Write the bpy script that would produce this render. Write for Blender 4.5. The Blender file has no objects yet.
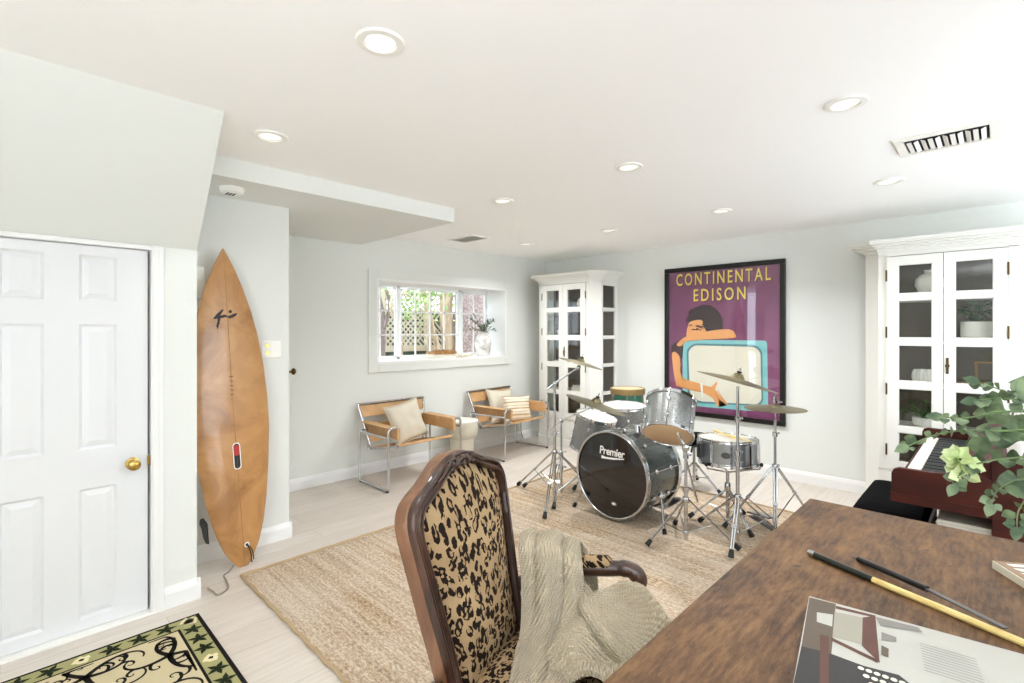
import bpy, bmesh, math, random
from mathutils import Vector, Matrix, noise
PI = math.pi
SC = bpy.context.scene
COL = SC.collection
random.seed(7)

# ---------------------------------------------------------------- camera
YAW = math.radians(44.26)
cd = bpy.data.cameras.new('camera'); cam = bpy.data.objects.new('camera', cd); COL.objects.link(cam)
cam.location = (0, 0, 1.46); cam.rotation_euler = (PI/2, 0, YAW)
cd.sensor_width = 36; cd.sensor_fit = 'HORIZONTAL'; cd.lens = 499/1024*36; cd.shift_y = -10.5/1024
cd.clip_start = 0.02
SC.camera = cam
# ---------------------------------------------------------------- light and exposure
SC.view_settings.view_transform = 'Standard'; SC.view_settings.look = 'None'
SC.view_settings.gamma = 1; SC.view_settings.use_curve_mapping = False
SC.view_settings.exposure = 1.0
w = bpy.data.worlds.new('world'); SC.world = w; w.use_nodes = True
bg = w.node_tree.nodes['Background']; bg.inputs[0].default_value = (0.80, 0.90, 1.0, 1); bg.inputs[1].default_value = 2.6
def sun(name, direction, strength, color, angle):
    l = bpy.data.lights.new(name, 'SUN'); l.energy = strength; l.color = color; l.angle = angle
    o = bpy.data.objects.new(name, l); COL.objects.link(o)
    o.rotation_euler = Vector(direction).to_track_quat('-Z', 'Y').to_euler(); o.location = (-8, 0, 6)
def area(name, loc, direction, sx, sy, power, color):
    l = bpy.data.lights.new(name, 'AREA'); l.shape = 'RECTANGLE'; l.size = sx; l.size_y = sy; l.energy = power; l.color = color
    o = bpy.data.objects.new(name, l); COL.objects.link(o)
    o.rotation_euler = Vector(direction).to_track_quat('-Z', 'Z').to_euler(); o.location = loc
sun('sun', (0.25, -0.35, -0.85), 3.5, (1.0, 0.95, 0.86), 0.03)
# daylight entering by the two large glazed openings behind the camera and by the garden window
area('daylight_right_window', (1.78, 3.5, 1.25), (-1, 0, 0), 2.2, 2.0, 20, (0.87, 0.935, 1.0))
area('daylight_rear_window', (0.95, -2.42, 1.3), (.25, 1, .42), 1.5, 1.9, 14, (0.87, 0.935, 1.0))
try:
    SC.cycles.use_denoising = True; SC.cycles.denoiser = 'OPENIMAGEDENOISE'
    SC.cycles.max_bounces = 14; SC.cycles.diffuse_bounces = 12; SC.cycles.glossy_bounces = 5
    SC.cycles.transparent_max_bounces = 12; SC.cycles.sample_clamp_indirect = 6
    SC.cycles.caustics_reflective = False; SC.cycles.caustics_refractive = False
except Exception: pass

FILL_UPLIGHTS = [((1.3, 2.4), 4), ((.55, -.75), 46)]   # added fill lamps, out of frame, put in to brighten the ceiling
for (x_, y_), p_ in FILL_UPLIGHTS:
    area('fill_uplight', (x_, y_, 1.72), (0, 0, 1), .3, .3, p_, (.92, .965, 1.0))
# ---------------------------------------------------------------- materials
MATS = {}
def srgb(r, g, b):
    f = lambda c: ((c/255)/12.92 if c/255 <= 0.04045 else ((c/255+0.055)/1.055)**2.4)
    return (f(r), f(g), f(b), 1)
def mat(name, rgb, rough=0.5, metal=0.0, coat=0.0, spec=0.5, emit=0.0, sheen=0.0):
    m = bpy.data.materials.new(name); m.use_nodes = True; MATS[name] = m
    b = m.node_tree.nodes['Principled BSDF']
    b.inputs['Base Color'].default_value = srgb(*rgb); b.inputs['Roughness'].default_value = rough
    b.inputs['Metallic'].default_value = metal; b.inputs['Coat Weight'].default_value = coat
    b.inputs['Coat Roughness'].default_value = 0.04
    b.inputs['Specular IOR Level'].default_value = spec
    if sheen: b.inputs['Sheen Weight'].default_value = sheen
    if emit:
        b.inputs['Emission Color'].default_value = srgb(*rgb); b.inputs['Emission Strength'].default_value = emit
    return m
class NT:
    def __init__(s, m):
        s.t = m.node_tree; s.b = s.t.nodes['Principled BSDF']
    def n(s, kind, **kw):
        x = s.t.nodes.new(kind)
        for k, v in kw.items():
            if k in x.inputs.keys(): x.inputs[k].default_value = v
            else: setattr(x, k, v)
        return x
    def l(s, a, b): s.t.links.new(a, b)
    def coord(s, which='Object', scale=(1, 1, 1), rot=(0, 0, 0)):
        c = s.n('ShaderNodeTexCoord'); mp = s.n('ShaderNodeMapping')
        mp.inputs['Scale'].default_value = scale; mp.inputs['Rotation'].default_value = rot
        s.l(c.outputs[which], mp.inputs[0]); return mp.outputs[0]
    def noise(s, co, scale, detail=4, rough=0.55, dist=0):
        x = s.n('ShaderNodeTexNoise'); x.inputs['Scale'].default_value = scale; x.inputs['Detail'].default_value = detail
        x.inputs['Roughness'].default_value = rough; x.inputs['Distortion'].default_value = dist
        s.l(co, x.inputs['Vector']); return x.outputs['Fac']
    def ramp(s, fac, stops, const=False):
        x = s.n('ShaderNodeValToRGB'); cr = x.color_ramp
        if const: cr.interpolation = 'CONSTANT'
        while len(cr.elements) < len(stops): cr.elements.new(0.5)
        for e, (p, c) in zip(cr.elements, stops): e.position = p; e.color = srgb(*c) if len(c) == 3 else c
        s.l(fac, x.inputs[0]); return x.outputs[0]
    def bump(s, h, strength, dist=0.01):
        x = s.n('ShaderNodeBump'); x.inputs['Strength'].default_value = strength; x.inputs['Distance'].default_value = dist
        s.l(h, x.inputs['Height']); s.l(x.outputs[0], s.b.inputs['Normal'])
    def math(s, op, a, b=None, c=None):
        x = s.n('ShaderNodeMath', operation=op)
        for i, v in enumerate((a, b, c)):
            if v is None: continue
            if isinstance(v, (int, float)): x.inputs[i].default_value = v
            else: s.l(v, x.inputs[i])
        return x.outputs[0]
    def sep(s, co):
        x = s.n('ShaderNodeSeparateXYZ'); s.l(co, x.inputs[0]); return x.outputs
    def mix(s, f, a, b, mode='MIX'):
        x = s.n('ShaderNodeMix', data_type='RGBA', blend_type=mode)
        for i, v in ((0, f), (6, a), (7, b)):
            if isinstance(v, (int, float)): x.inputs[i].default_value = v
            elif isinstance(v, tuple): x.inputs[i].default_value = srgb(*v)
            else: s.l(v, x.inputs[i])
        return x.outputs[2]
    def color(s, o): s.l(o, s.b.inputs['Base Color'])

def plaster(name, rgb, rough=0.75):
    m = mat(name, rgb, rough, spec=0.3); t = NT(m); t.bump(t.noise(t.coord(), 60, 3), 0.04, 0.002); return m
plaster('wall_paint', (222, 224, 220)); plaster('ceiling_paint', (249, 249, 249), 0.85)
mat('trim_white', (232, 232, 231), 0.35); mat('cabinet_white', (226, 225, 219), 0.4); mat('door_white', (222, 223, 225), 0.32)
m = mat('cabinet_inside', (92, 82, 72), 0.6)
mat('brass', (190, 160, 90), 0.25, 1.0); mat('old_brass', (96, 78, 48), 0.4, 1.0); mat('chrome', (205, 207, 210), 0.12, 1.0)
mat('snare_steel', (168, 170, 172), 0.34, 0.9); mat('steel_dark', (120, 120, 122), 0.3, 1.0); mat('rubber', (18, 18, 18), 0.6); mat('black_plastic', (14, 14, 15), 0.35)
mat('white_plastic', (238, 237, 232), 0.4); mat('vent_white', (236, 234, 228), 0.45); mat('dark_void', (25, 24, 23), 0.9)
mat('alu_white', (238, 240, 240), 0.45); mat('lamp_lens', (250, 246, 238), 0.5, emit=0.35)
def glass(name, tint=(1, 1, 1), gl=1.0):
    m = bpy.data.materials.new(name); m.use_nodes = True; MATS[name] = m; t = m.node_tree; t.nodes.clear()
    o = t.nodes.new('ShaderNodeOutputMaterial'); a = t.nodes.new('ShaderNodeBsdfTransparent'); g = t.nodes.new('ShaderNodeBsdfGlossy')
    lw = t.nodes.new('ShaderNodeLayerWeight'); lw.inputs[0].default_value = .5; pw = t.nodes.new('ShaderNodeMath'); pw.operation = 'POWER'; pw.inputs[1].default_value = 5; fz = t.nodes.new('ShaderNodeMath'); fz.operation = 'MULTIPLY_ADD'; fz.inputs[1].default_value = .9; fz.inputs[2].default_value = .04; t.links.new(lw.outputs['Facing'], pw.inputs[0]); t.links.new(pw.outputs[0], fz.inputs[0]); mx = t.nodes.new('ShaderNodeMixShader')
    a.inputs[0].default_value = (*tint, 1); g.inputs['Roughness'].default_value = 0.02; g.inputs[0].default_value = (gl, gl, gl, 1)
    t.links.new(fz.outputs[0], mx.inputs[0]); t.links.new(a.outputs[0], mx.inputs[1]); t.links.new(g.outputs[0], mx.inputs[2]); t.links.new(mx.outputs[0], o.inputs[0])
glass('window_glass'); glass('cabinet_glass', (0.97, 0.98, 0.97), 0.7)

# floor planks: pale washed oak, boards along Y
m = mat('floor_wood', (206, 192, 174), 0.42); t = NT(m); co = t.coord()
br = t.n('ShaderNodeTexBrick'); mp = t.n('ShaderNodeMapping'); mp.inputs['Rotation'].default_value = (0, 0, PI/2)
t.l(co, mp.inputs[0]); t.l(mp.outputs[0], br.inputs['Vector'])
br.inputs['Scale'].default_value = 1; br.inputs['Brick Width'].default_value = 1.6; br.inputs['Row Height'].default_value = 0.19
br.inputs['Mortar Size'].default_value = 0.0015; br.inputs['Color1'].default_value = srgb(212, 203, 193); br.inputs['Color2'].default_value = srgb(200, 190, 179)
br.inputs['Mortar'].default_value = srgb(160, 145, 128); br.offset = 0.37; br.inputs['Bias'].default_value = 0
g = t.noise(t.coord(scale=(18, 1.2, 1)), 3, 6, 0.6, 0.4)
t.color(t.mix(0.35, br.outputs[0], t.ramp(g, [(0.3, (178, 166, 153)), (0.7, (224, 217, 209))])))
# jute rug
m = mat('jute', (190, 165, 130), 0.95, spec=0.1); t = NT(m); co = t.coord()
row = t.noise(t.coord(scale=(0.9, 34, 1)), 1.0, 5, 0.7, 0.3)
yarn = t.noise(t.coord(scale=(30, 62, 1)), 1.3, 5, 0.8)
big = t.noise(t.coord(scale=(1.2, 2.4, 1)), 1.3, 3)
c1 = t.ramp(row, [(0.36, (138, 104, 70)), (0.5, (184, 157, 124)), (0.6, (212, 197, 175))])
c2 = t.ramp(yarn, [(0.38, (84, 58, 36)), (0.5, (186, 161, 130)), (0.62, (238, 226, 208))])
c = t.mix(0.55, c1, c2); c = t.mix(t.math('MULTIPLY', t.ramp(big, [(0.35, (0, 0, 0)), (0.65, (255, 255, 255))]), 0.3), c, (232, 222, 212))
t.color(c)
hh = t.math('ADD', t.math('MULTIPLY', row, 0.8), t.math('MULTIPLY', yarn, 2.0)); t.bump(hh, 0.8, 0.006)
mat('jute_edge', (176, 152, 118), 0.95)
# desk wood
def wood(name, dark, mid, light, scale=(1, 8, 1), rough=0.35, sc=2.0, dist=1.2, rot=(0, 0, 0), coat=0.0):
    m = mat(name, mid, rough, coat=coat); t = NT(m)
    n = t.noise(t.coord(scale=scale, rot=rot), sc, 8, 0.6, dist)
    t.color(t.ramp(n, [(0.3, dark), (0.52, mid), (0.75, light)])); t.bump(n, 0.05, 0.004); return t, n
t, n = wood('desk_wood', (78, 50, 32), (124, 86, 56), (160, 118, 80), scale=(5, 1.1, 3), rough=0.5, sc=2.2, dist=1.6)
t.b.inputs['Specular IOR Level'].default_value = 0.3
n2 = t.noise(t.coord(scale=(1, 1, 1)), 5, 6, 0.65, 1.0); n3 = t.noise(t.coord(scale=(30, 5, 4)), 3, 5, 0.7)
c = t.ramp(n, [(0.36, (44, 29, 19)), (0.5, (90, 61, 36)), (0.64, (122, 90, 54))])
c = t.mix(0.42, c, t.ramp(n2, [(0.38, (46, 30, 22)), (0.62, (128, 94, 60))])); c = t.mix(0.22, c, t.ramp(n3, [(0.4, (40, 26, 18)), (0.62, (166, 124, 84))])); t.color(c)
t.bump(t.math('ADD', n2, n3), 0.12, 0.006)
wood('chair_wood', (34, 20, 14), (58, 35, 24), (84, 54, 38), scale=(4, 4, 1.5), rough=0.36, coat=0.12)
wood('chair_wood_light', (92, 60, 40), (122, 84, 58), (148, 108, 76), scale=(4, 4, 1), rough=0.4, coat=0.1)
wood('piano_wood', (44, 14, 9), (64, 22, 13), (80, 31, 19), scale=(1, 6, 2), rough=0.45)
MATS['piano_wood'].node_tree.nodes['Principled BSDF'].inputs['Specular IOR Level'].default_value = 0.25
wood('tray_wood', (120, 82, 40), (170, 124, 68), (200, 156, 96), rough=0.5)
wood('yellow_wood', (196, 168, 96), (216, 192, 122), (230, 208, 146), scale=(1, 1, 1), rough=0.4, sc=12)
wood('bark_pale', (120, 98, 78), (186, 164, 136), (236, 220, 196), scale=(3, 3, 0.6), rough=0.9, sc=3)
wood('bark_grey', (84, 72, 70), (140, 122, 118), (190, 172, 164), scale=(3, 3, 0.8), rough=0.9, sc=4)
# surfboard
t, n = wood('surf_wood', (146, 100, 54), (182, 134, 82), (204, 160, 108), scale=(1, 2.4, 1.1), rough=0.3, sc=2.6, dist=1.0, coat=0.35)
# leopard
m = mat('leopard', (176, 142, 98), 0.9, spec=0.15); t = NT(m)
def leopard(t, co):
    q = t.sep(co); cb = t.n('ShaderNodeCombineXYZ'); t.l(q[1], cb.inputs[0]); t.l(t.math('ADD', q[2], q[0]), cb.inputs[1]); p = cb.outputs[0]
    def shift(v, scale, amt):
        d = t.n('ShaderNodeTexNoise'); d.inputs['Scale'].default_value = scale; d.inputs['Detail'].default_value = 1; t.l(v, d.inputs['Vector'])
        sb = t.n('ShaderNodeVectorMath', operation='SUBTRACT'); t.l(d.outputs['Color'], sb.inputs[0]); sb.inputs[1].default_value = (.5, .5, .5)
        vm = t.n('ShaderNodeVectorMath', operation='MULTIPLY_ADD'); t.l(sb.outputs[0], vm.inputs[0]); vm.inputs[1].default_value = (amt, amt, 0); t.l(v, vm.inputs[2]); return vm.outputs[0]
    def vor(v):
        x = t.n('ShaderNodeTexVoronoi', voronoi_dimensions='2D'); x.inputs['Scale'].default_value = 37; x.inputs['Randomness'].default_value = 0.8; t.l(v, x.inputs['Vector']); return x.outputs['Distance']
    pw = shift(p, 90, .012); F1 = vor(pw); F2 = vor(shift(pw, 22, .075))
    crescent = t.math('MULTIPLY', t.math('LESS_THAN', F1, 0.46), t.math('GREATER_THAN', F2, 0.24))
    inner = t.math('LESS_THAN', F1, 0.26)
    base = t.ramp(t.noise(co, 8, 3), [(0.3, (150, 124, 92)), (0.7, (174, 148, 112))])
    c = t.mix(t.math('MULTIPLY', inner, 0.3), base, (128, 92, 58)); return t.mix(crescent, c, (30, 20, 15))
t.color(leopard(t, t.coord())); t.bump(t.noise(t.coord(), 400, 2), 0.15, 0.002)
# throw: knitted ridges on the UV
m = mat('knit', (206, 194, 168), 0.95, spec=0.1, sheen=0.3); t = NT(m); uv = t.coord('UV')
sx = t.sep(uv)
zig = t.math('ABSOLUTE', t.math('SUBTRACT', t.math('FRACT', t.math('MULTIPLY', sx[1], 95)), 0.5))
rowv = t.math('SINE', t.math('MULTIPLY', t.math('ADD', sx[0], t.math('MULTIPLY', zig, 0.008)), 2*PI*84))
h = t.math('ADD', rowv, t.math('MULTIPLY', zig, 1.2)); t.bump(h, 0.9, 0.006)
t.color(t.mix(t.math('MULTIPLY_ADD', h, 0.2, 0.5), (182, 164, 132), (212, 197, 168)))
# leather, fabrics
m = mat('tan_leather', (204, 156, 100), 0.5); t = NT(m); t.color(t.ramp(t.noise(t.coord(), 9, 3), [(0.3, (182, 138, 90)), (0.7, (204, 164, 116))]))
m = mat('cream_linen', (208, 201, 184), 0.95, spec=0.1); t = NT(m); t.bump(t.noise(t.coord(), 250, 2), 0.4, 0.002)
m = mat('striped_linen', (224, 212, 190), 0.95, spec=0.1); t = NT(m)
s_ = t.sep(t.coord()); st = t.math('SINE', t.math('MULTIPLY', s_[2], 2*PI*26)); st2 = t.math('SINE', t.math('MULTIPLY', s_[2], 2*PI*13))
t.color(t.mix(t.math('GREATER_THAN', t.math('ADD', st, t.math('MULTIPLY', st2, 0.5)), 0.5), (230, 221, 202), (188, 164, 130)))
mat('velvet_black', (9, 9, 11), 0.95, spec=0.1)
# ceramics
m = mat('white_ceramic', (236, 234, 228), 0.45)
m = mat('white_stone', (228, 226, 222), 0.8); t = NT(m); t.color(t.ramp(t.noise(t.coord(), 14, 4), [(0.35, (186, 180, 174)), (0.55, (234, 232, 228))]))
mat('paper', (238, 236, 228), 0.8); mat('page_pale', (180, 178, 170), 0.6); mat('paper_edge', (226, 222, 210), 0.9); mat('ink_pale', (156, 152, 138), 0.7); mat('grip_green', (22, 30, 22), 0.3); mat('ink_grey', (150, 148, 142), 0.8); mat('page_photo_desk', (92, 80, 66), 0.6)
mat('page_photo_red', (88, 54, 42), 0.6); mat('page_photo_black', (38, 35, 34), 0.5); mat('page_photo_grey', (128, 124, 118), 0.6)
mat('book_cream', (224, 218, 200), 0.8); mat('book_brown', (150, 122, 96), 0.6); mat('book_blue', (120, 138, 150), 0.7)
# drums
m = mat('drum_silver', (176, 178, 176), 0.33, 0.6, coat=0.5); t = NT(m)
t.color(t.ramp(t.noise(t.coord(), 170, 2), [(0.35, (112, 114, 113)), (0.6, (172, 174, 172))]))
m = mat('drum_grey', (92, 98, 98), 0.25, 0.4, coat=0.6); t = NT(m); t.color(t.ramp(t.noise(t.coord(), 160, 2), [(0.35, (52, 58, 57)), (0.6, (96, 102, 99))]))
m = mat('bass_head', (22, 18, 18), 0.12, coat=0.5)
mat('head_white', (196, 192, 180), 0.6); mat('head_amber', (206, 176, 140), 0.45)
m = mat('cymbal_bronze', (128, 120, 92), 0.38, 0.85); t = NT(m); t.color(t.ramp(t.noise(t.coord(), 7, 3), [(0.3, (96, 90, 66)), (0.7, (140, 130, 98))]))
mat('felt', (60, 58, 55), 0.95); mat('conga_green', (22, 98, 74), 0.25, coat=0.5); mat('conga_gold', (140, 118, 76), 0.45, 0.5)
mat('white_paint', (240, 240, 240), 0.5); mat('black_ink', (16, 14, 14), 0.5); mat('red_ink', (176, 44, 34), 0.5); mat('badge_grey', (90, 90, 90), 0.3, 0.8)
# piano
mat('key_white', (236, 232, 220), 0.3); mat('key_black', (32, 36, 40), 0.35)
m = mat('sheet_paper', (240, 240, 236), 0.8); t = NT(m); s_ = t.sep(t.coord())
t.color(t.mix(t.math('GREATER_THAN', t.math('SINE', t.math('MULTIPLY', s_[2], 2*PI*45)), 0.93), (240, 240, 236), (120, 120, 120)))
# plants
def leafmat(name, a, b, rough=0.55):
    m = mat(name, a, rough); t = NT(m); t.color(t.ramp(t.noise(t.coord(), 22, 2), [(0.35, a), (0.65, b)]))
    t.b.inputs['Subsurface Weight'].default_value = 0.0
leafmat('eucalyptus_leaf', (60, 82, 54), (120, 138, 102)); leafmat('pale_petal', (184, 202, 138), (222, 230, 186)); leafmat('fern_leaf', (46, 88, 48), (90, 130, 74))
leafmat('olive_leaf', (58, 92, 66), (104, 136, 100)); leafmat('tree_leaf', (96, 148, 70), (190, 222, 140), 0.7)
mat('stem_green', (104, 128, 78), 0.6); mat('stem_brown', (110, 84, 60), 0.7)
# outside
m = mat('stucco_pink', (186, 158, 150), 0.9); t = NT(m); t.color(t.ramp(t.noise(t.coord(), 26, 5, 0.75), [(0.36, (84, 70, 68)), (0.5, (136, 116, 110)), (0.66, (186, 172, 164))]))
mat('lattice_cream', (206, 196, 176), 0.8); mat('fence_green', (34, 70, 62), 0.8); mat('hedge_dark', (30, 48, 34), 0.95)
leafmat('ground_leaf', (96, 88, 70), (140, 130, 106))
# poster
m = mat('poster_purple', (106, 44, 88), 0.5); t = NT(m); t.color(t.ramp(t.noise(t.coord(), 1.6, 3), [(0.35, (104, 46, 88)), (0.65, (136, 74, 112))]))
mat('poster_yellow', (236, 214, 96), 0.5); mat('poster_shadow', (52, 18, 42), 0.5); mat('poster_teal', (126, 190, 192), 0.5); mat('poster_teal_dark', (78, 130, 138), 0.5)
mat('poster_cream', (222, 218, 200), 0.5); mat('poster_hair', (46, 32, 34), 0.5); mat('poster_skin', (226, 160, 100), 0.5); mat('poster_skin_dark', (176, 108, 66), 0.5)
mat('poster_shirt', (58, 38, 42), 0.5); mat('frame_black', (22, 20, 18), 0.3)
# floral rug
m = mat('rug_field', (196, 182, 148), 0.95, spec=0.1); mat('rug_black', (30, 26, 24), 0.95, spec=0.1); mat('rug_green', (158, 154, 108), 0.95, spec=0.1)
mat('rug_olive_dark', (40, 46, 30), 0.95, spec=0.1); mat('rug_cream', (220, 208, 168), 0.95, spec=0.1); mat('rug_brown', (92, 70, 48), 0.95, spec=0.1)
mat('cord_grey', (150, 140, 126), 0.8)

# ---------------------------------------------------------------- mesh helpers
def basis(d):
    d = Vector(d).normalized(); a = Vector((0, 0, 1)) if abs(d.z) < 0.95 else Vector((1, 0, 0))
    u = a.cross(d).normalized(); return u, d.cross(u).normalized(), d
class MB:
    def __init__(s): s.bm = bmesh.new(); s.mi = 0; s.uv = None
    def face(s, vs):
        try:
            f = s.bm.faces.new(vs); f.material_index = s.mi; return f
        except ValueError: return None
    def pt(s, p): return s.bm.verts.new(p)
    def box(s, x0, x1, y0, y1, z0, z1):
        v = [s.pt((x, y, z)) for z in (z0, z1) for x, y in ((x0, y0), (x1, y0), (x1, y1), (x0, y1))]
        for q in ((3, 2, 1, 0), (4, 5, 6, 7), (0, 1, 5, 4), (1, 2, 6, 5), (2, 3, 7, 6), (3, 0, 4, 7)): s.face([v[i] for i in q])
        return s
    def obox(s, c, u, v, w, a, b, h):   # oriented box, half sizes a b h
        c, u, v, w = Vector(c), Vector(u), Vector(v), Vector(w)
        q = [s.pt(c+u*a*i+v*b*j+w*h*k) for k in (-1, 1) for i, j in ((-1, -1), (1, -1), (1, 1), (-1, 1))]
        for f in ((3, 2, 1, 0), (4, 5, 6, 7), (0, 1, 5, 4), (1, 2, 6, 5), (2, 3, 7, 6), (3, 0, 4, 7)): s.face([q[i] for i in f])
        return s
    def ring(s, c, u, v, ru, rv, n): return [s.pt(Vector(c)+u*ru*math.cos(2*PI*i/n)+v*rv*math.sin(2*PI*i/n)) for i in range(n)]
    def bridge(s, a, b):
        n = len(a)
        for i in range(n): s.face([a[i], a[(i+1) % n], b[(i+1) % n], b[i]])
    def cyl(s, p0, p1, r0, r1=None, n=16, cap=True):
        r1 = r0 if r1 is None else r1; u, v, d = basis(Vector(p1)-Vector(p0))
        a = s.ring(p0, u, v, r0, r0, n); b = s.ring(p1, u, v, r1, r1, n); s.bridge(a, b)
        if cap: s.face(a[::-1]); s.face(b)
        return s
    def tube(s, pts, r, n=10, closed=False, cap=True, flat=1.0):
        pts = [Vector(p) for p in pts]; N = len(pts); rs = r if isinstance(r, (list, tuple)) else [r]*N
        rings = []; prev = None
        for i, p in enumerate(pts):
            if closed: d = pts[(i+1) % N]-pts[i-1]
            else: d = pts[min(i+1, N-1)]-pts[max(i-1, 0)]
            d.normalize()
            if prev is None: u, v, _ = basis(d)
            else:
                u = prev-d*prev.dot(d)
                u = basis(d)[0] if u.length < 1e-4 else u.normalized(); v = d.cross(u)
            prev = u; rings.append(s.ring(p, u, v, rs[i], rs[i]*flat, n))
        for i in range(N-1): s.bridge(rings[i], rings[i+1])
        if closed: s.bridge(rings[-1], rings[0])
        elif cap: s.face(rings[0][::-1]); s.face(rings[-1])
        return s
    def lathe(s, prof, c=(0, 0, 0), ax=(0, 0, 1), n=32):
        u, v, d = basis(ax); c = Vector(c); prev = None
        for r, z in prof:
            if r < 1e-5: cur = [s.pt(c+d*z)]
            else: cur = s.ring(c+d*z, u, v, r, r, n)
            if prev is not None:
                if len(prev) == 1 and len(cur) > 1:
                    for i in range(n): s.face([prev[0], cur[(i+1) % n], cur[i]][::-1])
                elif len(cur) == 1 and len(prev) > 1:
                    for i in range(n): s.face([prev[i], prev[(i+1) % n], cur[0]])
                elif len(cur) > 1: s.bridge(prev, cur)
            prev = cur
        return s
    def prism(s, pts, o, u, v, th):     # polygon in the plane (o,u,v), thickness along u x v
        o, u, v = Vector(o), Vector(u), Vector(v); w_ = u.cross(v).normalized()*th
        a = [s.pt(o+u*x+v*y) for x, y in pts]; b = [s.pt(o+u*x+v*y+w_) for x, y in pts]
        s.face(a[::-1]); s.face(b); s.bridge(a, b); return s
    def ell(s, c, rx, ry, rz, R=None, n=12, m=8):
        R = R or Matrix.Identity(3); c = Vector(c); prev = None
        for j in range(m+1):
            th = PI*j/m; rr = math.sin(th); z = -math.cos(th)
            if j in (0, m): cur = [s.pt(c+R@Vector((0, 0, z*rz)))]
            else: cur = [s.pt(c+R@Vector((rr*rx*math.cos(2*PI*i/n), rr*ry*math.sin(2*PI*i/n), z*rz))) for i in range(n)]
            if prev:
                if len(prev) == 1:
                    for i in range(n): s.face([prev[0], cur[(i+1) % n], cur[i]])
                elif len(cur) == 1:
                    for i in range(n): s.face([prev[i], prev[(i+1) % n], cur[0]])
                else: s.bridge(prev, cur)
            prev = cur
        return s
    def grid(s, fn, nu, nv, uvs=None):
        V = [[s.pt(fn(i/nu, j/nv)) for j in range(nv+1)] for i in range(nu+1)]
        if uvs and s.uv is None: s.uv = s.bm.loops.layers.uv.new('UVMap')
        for i in range(nu):
            for j in range(nv):
                f = s.face([V[i][j], V[i+1][j], V[i+1][j+1], V[i][j+1]])
                if uvs and f:
                    for lp, (a, b) in zip(f.loops, ((i, j), (i+1, j), (i+1, j+1), (i, j+1))): lp[s.uv].uv = uvs(a/nu, b/nv)
        return s
    def leaf(s, p, d, up, L, W, fold=0.15, seg=3):
        p, d = Vector(p), Vector(d).normalized(); side = d.cross(Vector(up))
        side = side.normalized() if side.length > 1e-4 else basis(d)[0]; nn = side.cross(d).normalized()
        base = s.pt(p); tip = s.pt(p+d*L-nn*L*0.12); mids = []
        for k in range(1, seg+1):
            f = k/(seg+1); wd = W*math.sin(PI*f**0.8)*0.5
            c = p+d*L*f-nn*L*0.12*f*f
            mids.append((s.pt(c-side*wd+nn*wd*fold), s.pt(c), s.pt(c+side*wd+nn*wd*fold)))
        a = mids[0]; s.face([base, a[1], a[0]]); s.face([base, a[2], a[1]])
        for a, b in zip(mids, mids[1:]): s.face([a[0], a[1], b[1], b[0]]); s.face([a[1], a[2], b[2], b[1]])
        a = mids[-1]; s.face([a[0], a[1], tip]); s.face([a[1], a[2], tip]); return s
    def build(s, name, mats, parent=None, smooth=True, bevel=0.0, seg=2, solid=0.0, sub=0):
        me = bpy.data.meshes.new(name); bmesh.ops.recalc_face_normals(s.bm, faces=s.bm.faces)
        s.bm.to_mesh(me); s.bm.free()
        if isinstance(mats, str): mats = [mats]
        for x in mats: me.materials.append(MATS[x])
        o = bpy.data.objects.new(name, me); COL.objects.link(o); o.parent = parent
        if smooth:
            me.polygons.foreach_set('use_smooth', [True]*len(me.polygons))
            me.set_sharp_from_angle(angle=math.radians(38))
        if solid:
            q = o.modifiers.new('solid', 'SOLIDIFY'); q.thickness = solid; q.offset = 0
        if sub:
            q = o.modifiers.new('sub', 'SUBSURF'); q.levels = sub; q.render_levels = sub
        if bevel:
            q = o.modifiers.new('bevel', 'BEVEL'); q.width = bevel; q.segments = seg; q.limit_method = 'ANGLE'; q.angle_limit = math.radians(40)
        return o
def fillet(pts, r, n=5, closed=False):
    pts = [Vector(p) for p in pts]; out = []; N = len(pts)
    for i in range(N):
        if not closed and i in (0, N-1): out.append(pts[i]); continue
        p, a, b = pts[i], pts[i-1], pts[(i+1) % N]; da, db = (a-p), (b-p)
        k = min(r, da.length*0.45, db.length*0.45); A, B = p+da.normalized()*k, p+db.normalized()*k
        for j in range(n+1):
            f = j/n; out.append(A*(1-f)**2+p*2*f*(1-f)+B*f*f)
    return out
def catmull(pts, n=6, closed=False):
    P = [Vector(p) if len(p) == 3 else Vector((p[0], p[1], 0)) for p in pts]; N = len(P); out = []
    for i in range(N if closed else N-1):
        g = lambda k: P[k % N] if closed else P[max(0, min(N-1, k))]
        a, b, c, d = g(i-1), g(i), g(i+1), g(i+2)
        for j in range(n):
            f = j/n; out.append(0.5*((2*b)+(c-a)*f+(2*a-5*b+4*c-d)*f*f+(3*b-a-3*c+d)*f**3))
    if not closed: out.append(P[-1])
    return out
def tag(o, label=None, cat=None, group=None, kind=None):
    if label: o['label'] = label
    if cat: o['category'] = cat
    if group: o['group'] = group
    if kind: o['kind'] = kind
    return o
def thing(name, label, cat, loc=(0, 0, 0), rz=0, group=None, rot=None):
    o = bpy.data.objects.new(name, None); COL.objects.link(o); o.empty_display_size = 0.1
    o.location = loc; o.rotation_euler = rot if rot is not None else (0, 0, rz); return tag(o, label, cat, group)
def struct(o): o['kind'] = 'structure'; return o
def kids(o): return [c for c in COL.objects if c.parent == o]
def dup(root, loc, rz=0, label=None, group=None):
    def cp(o, par):
        c = o.copy(); COL.objects.link(c); c.parent = par
        for k in kids(o): cp(k, c)
        return c
    r = cp(root, None); r.location = loc; r.rotation_euler = (0, 0, rz)
    if label: r['label'] = label
    if group: r['group'] = group
    return r
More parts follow.
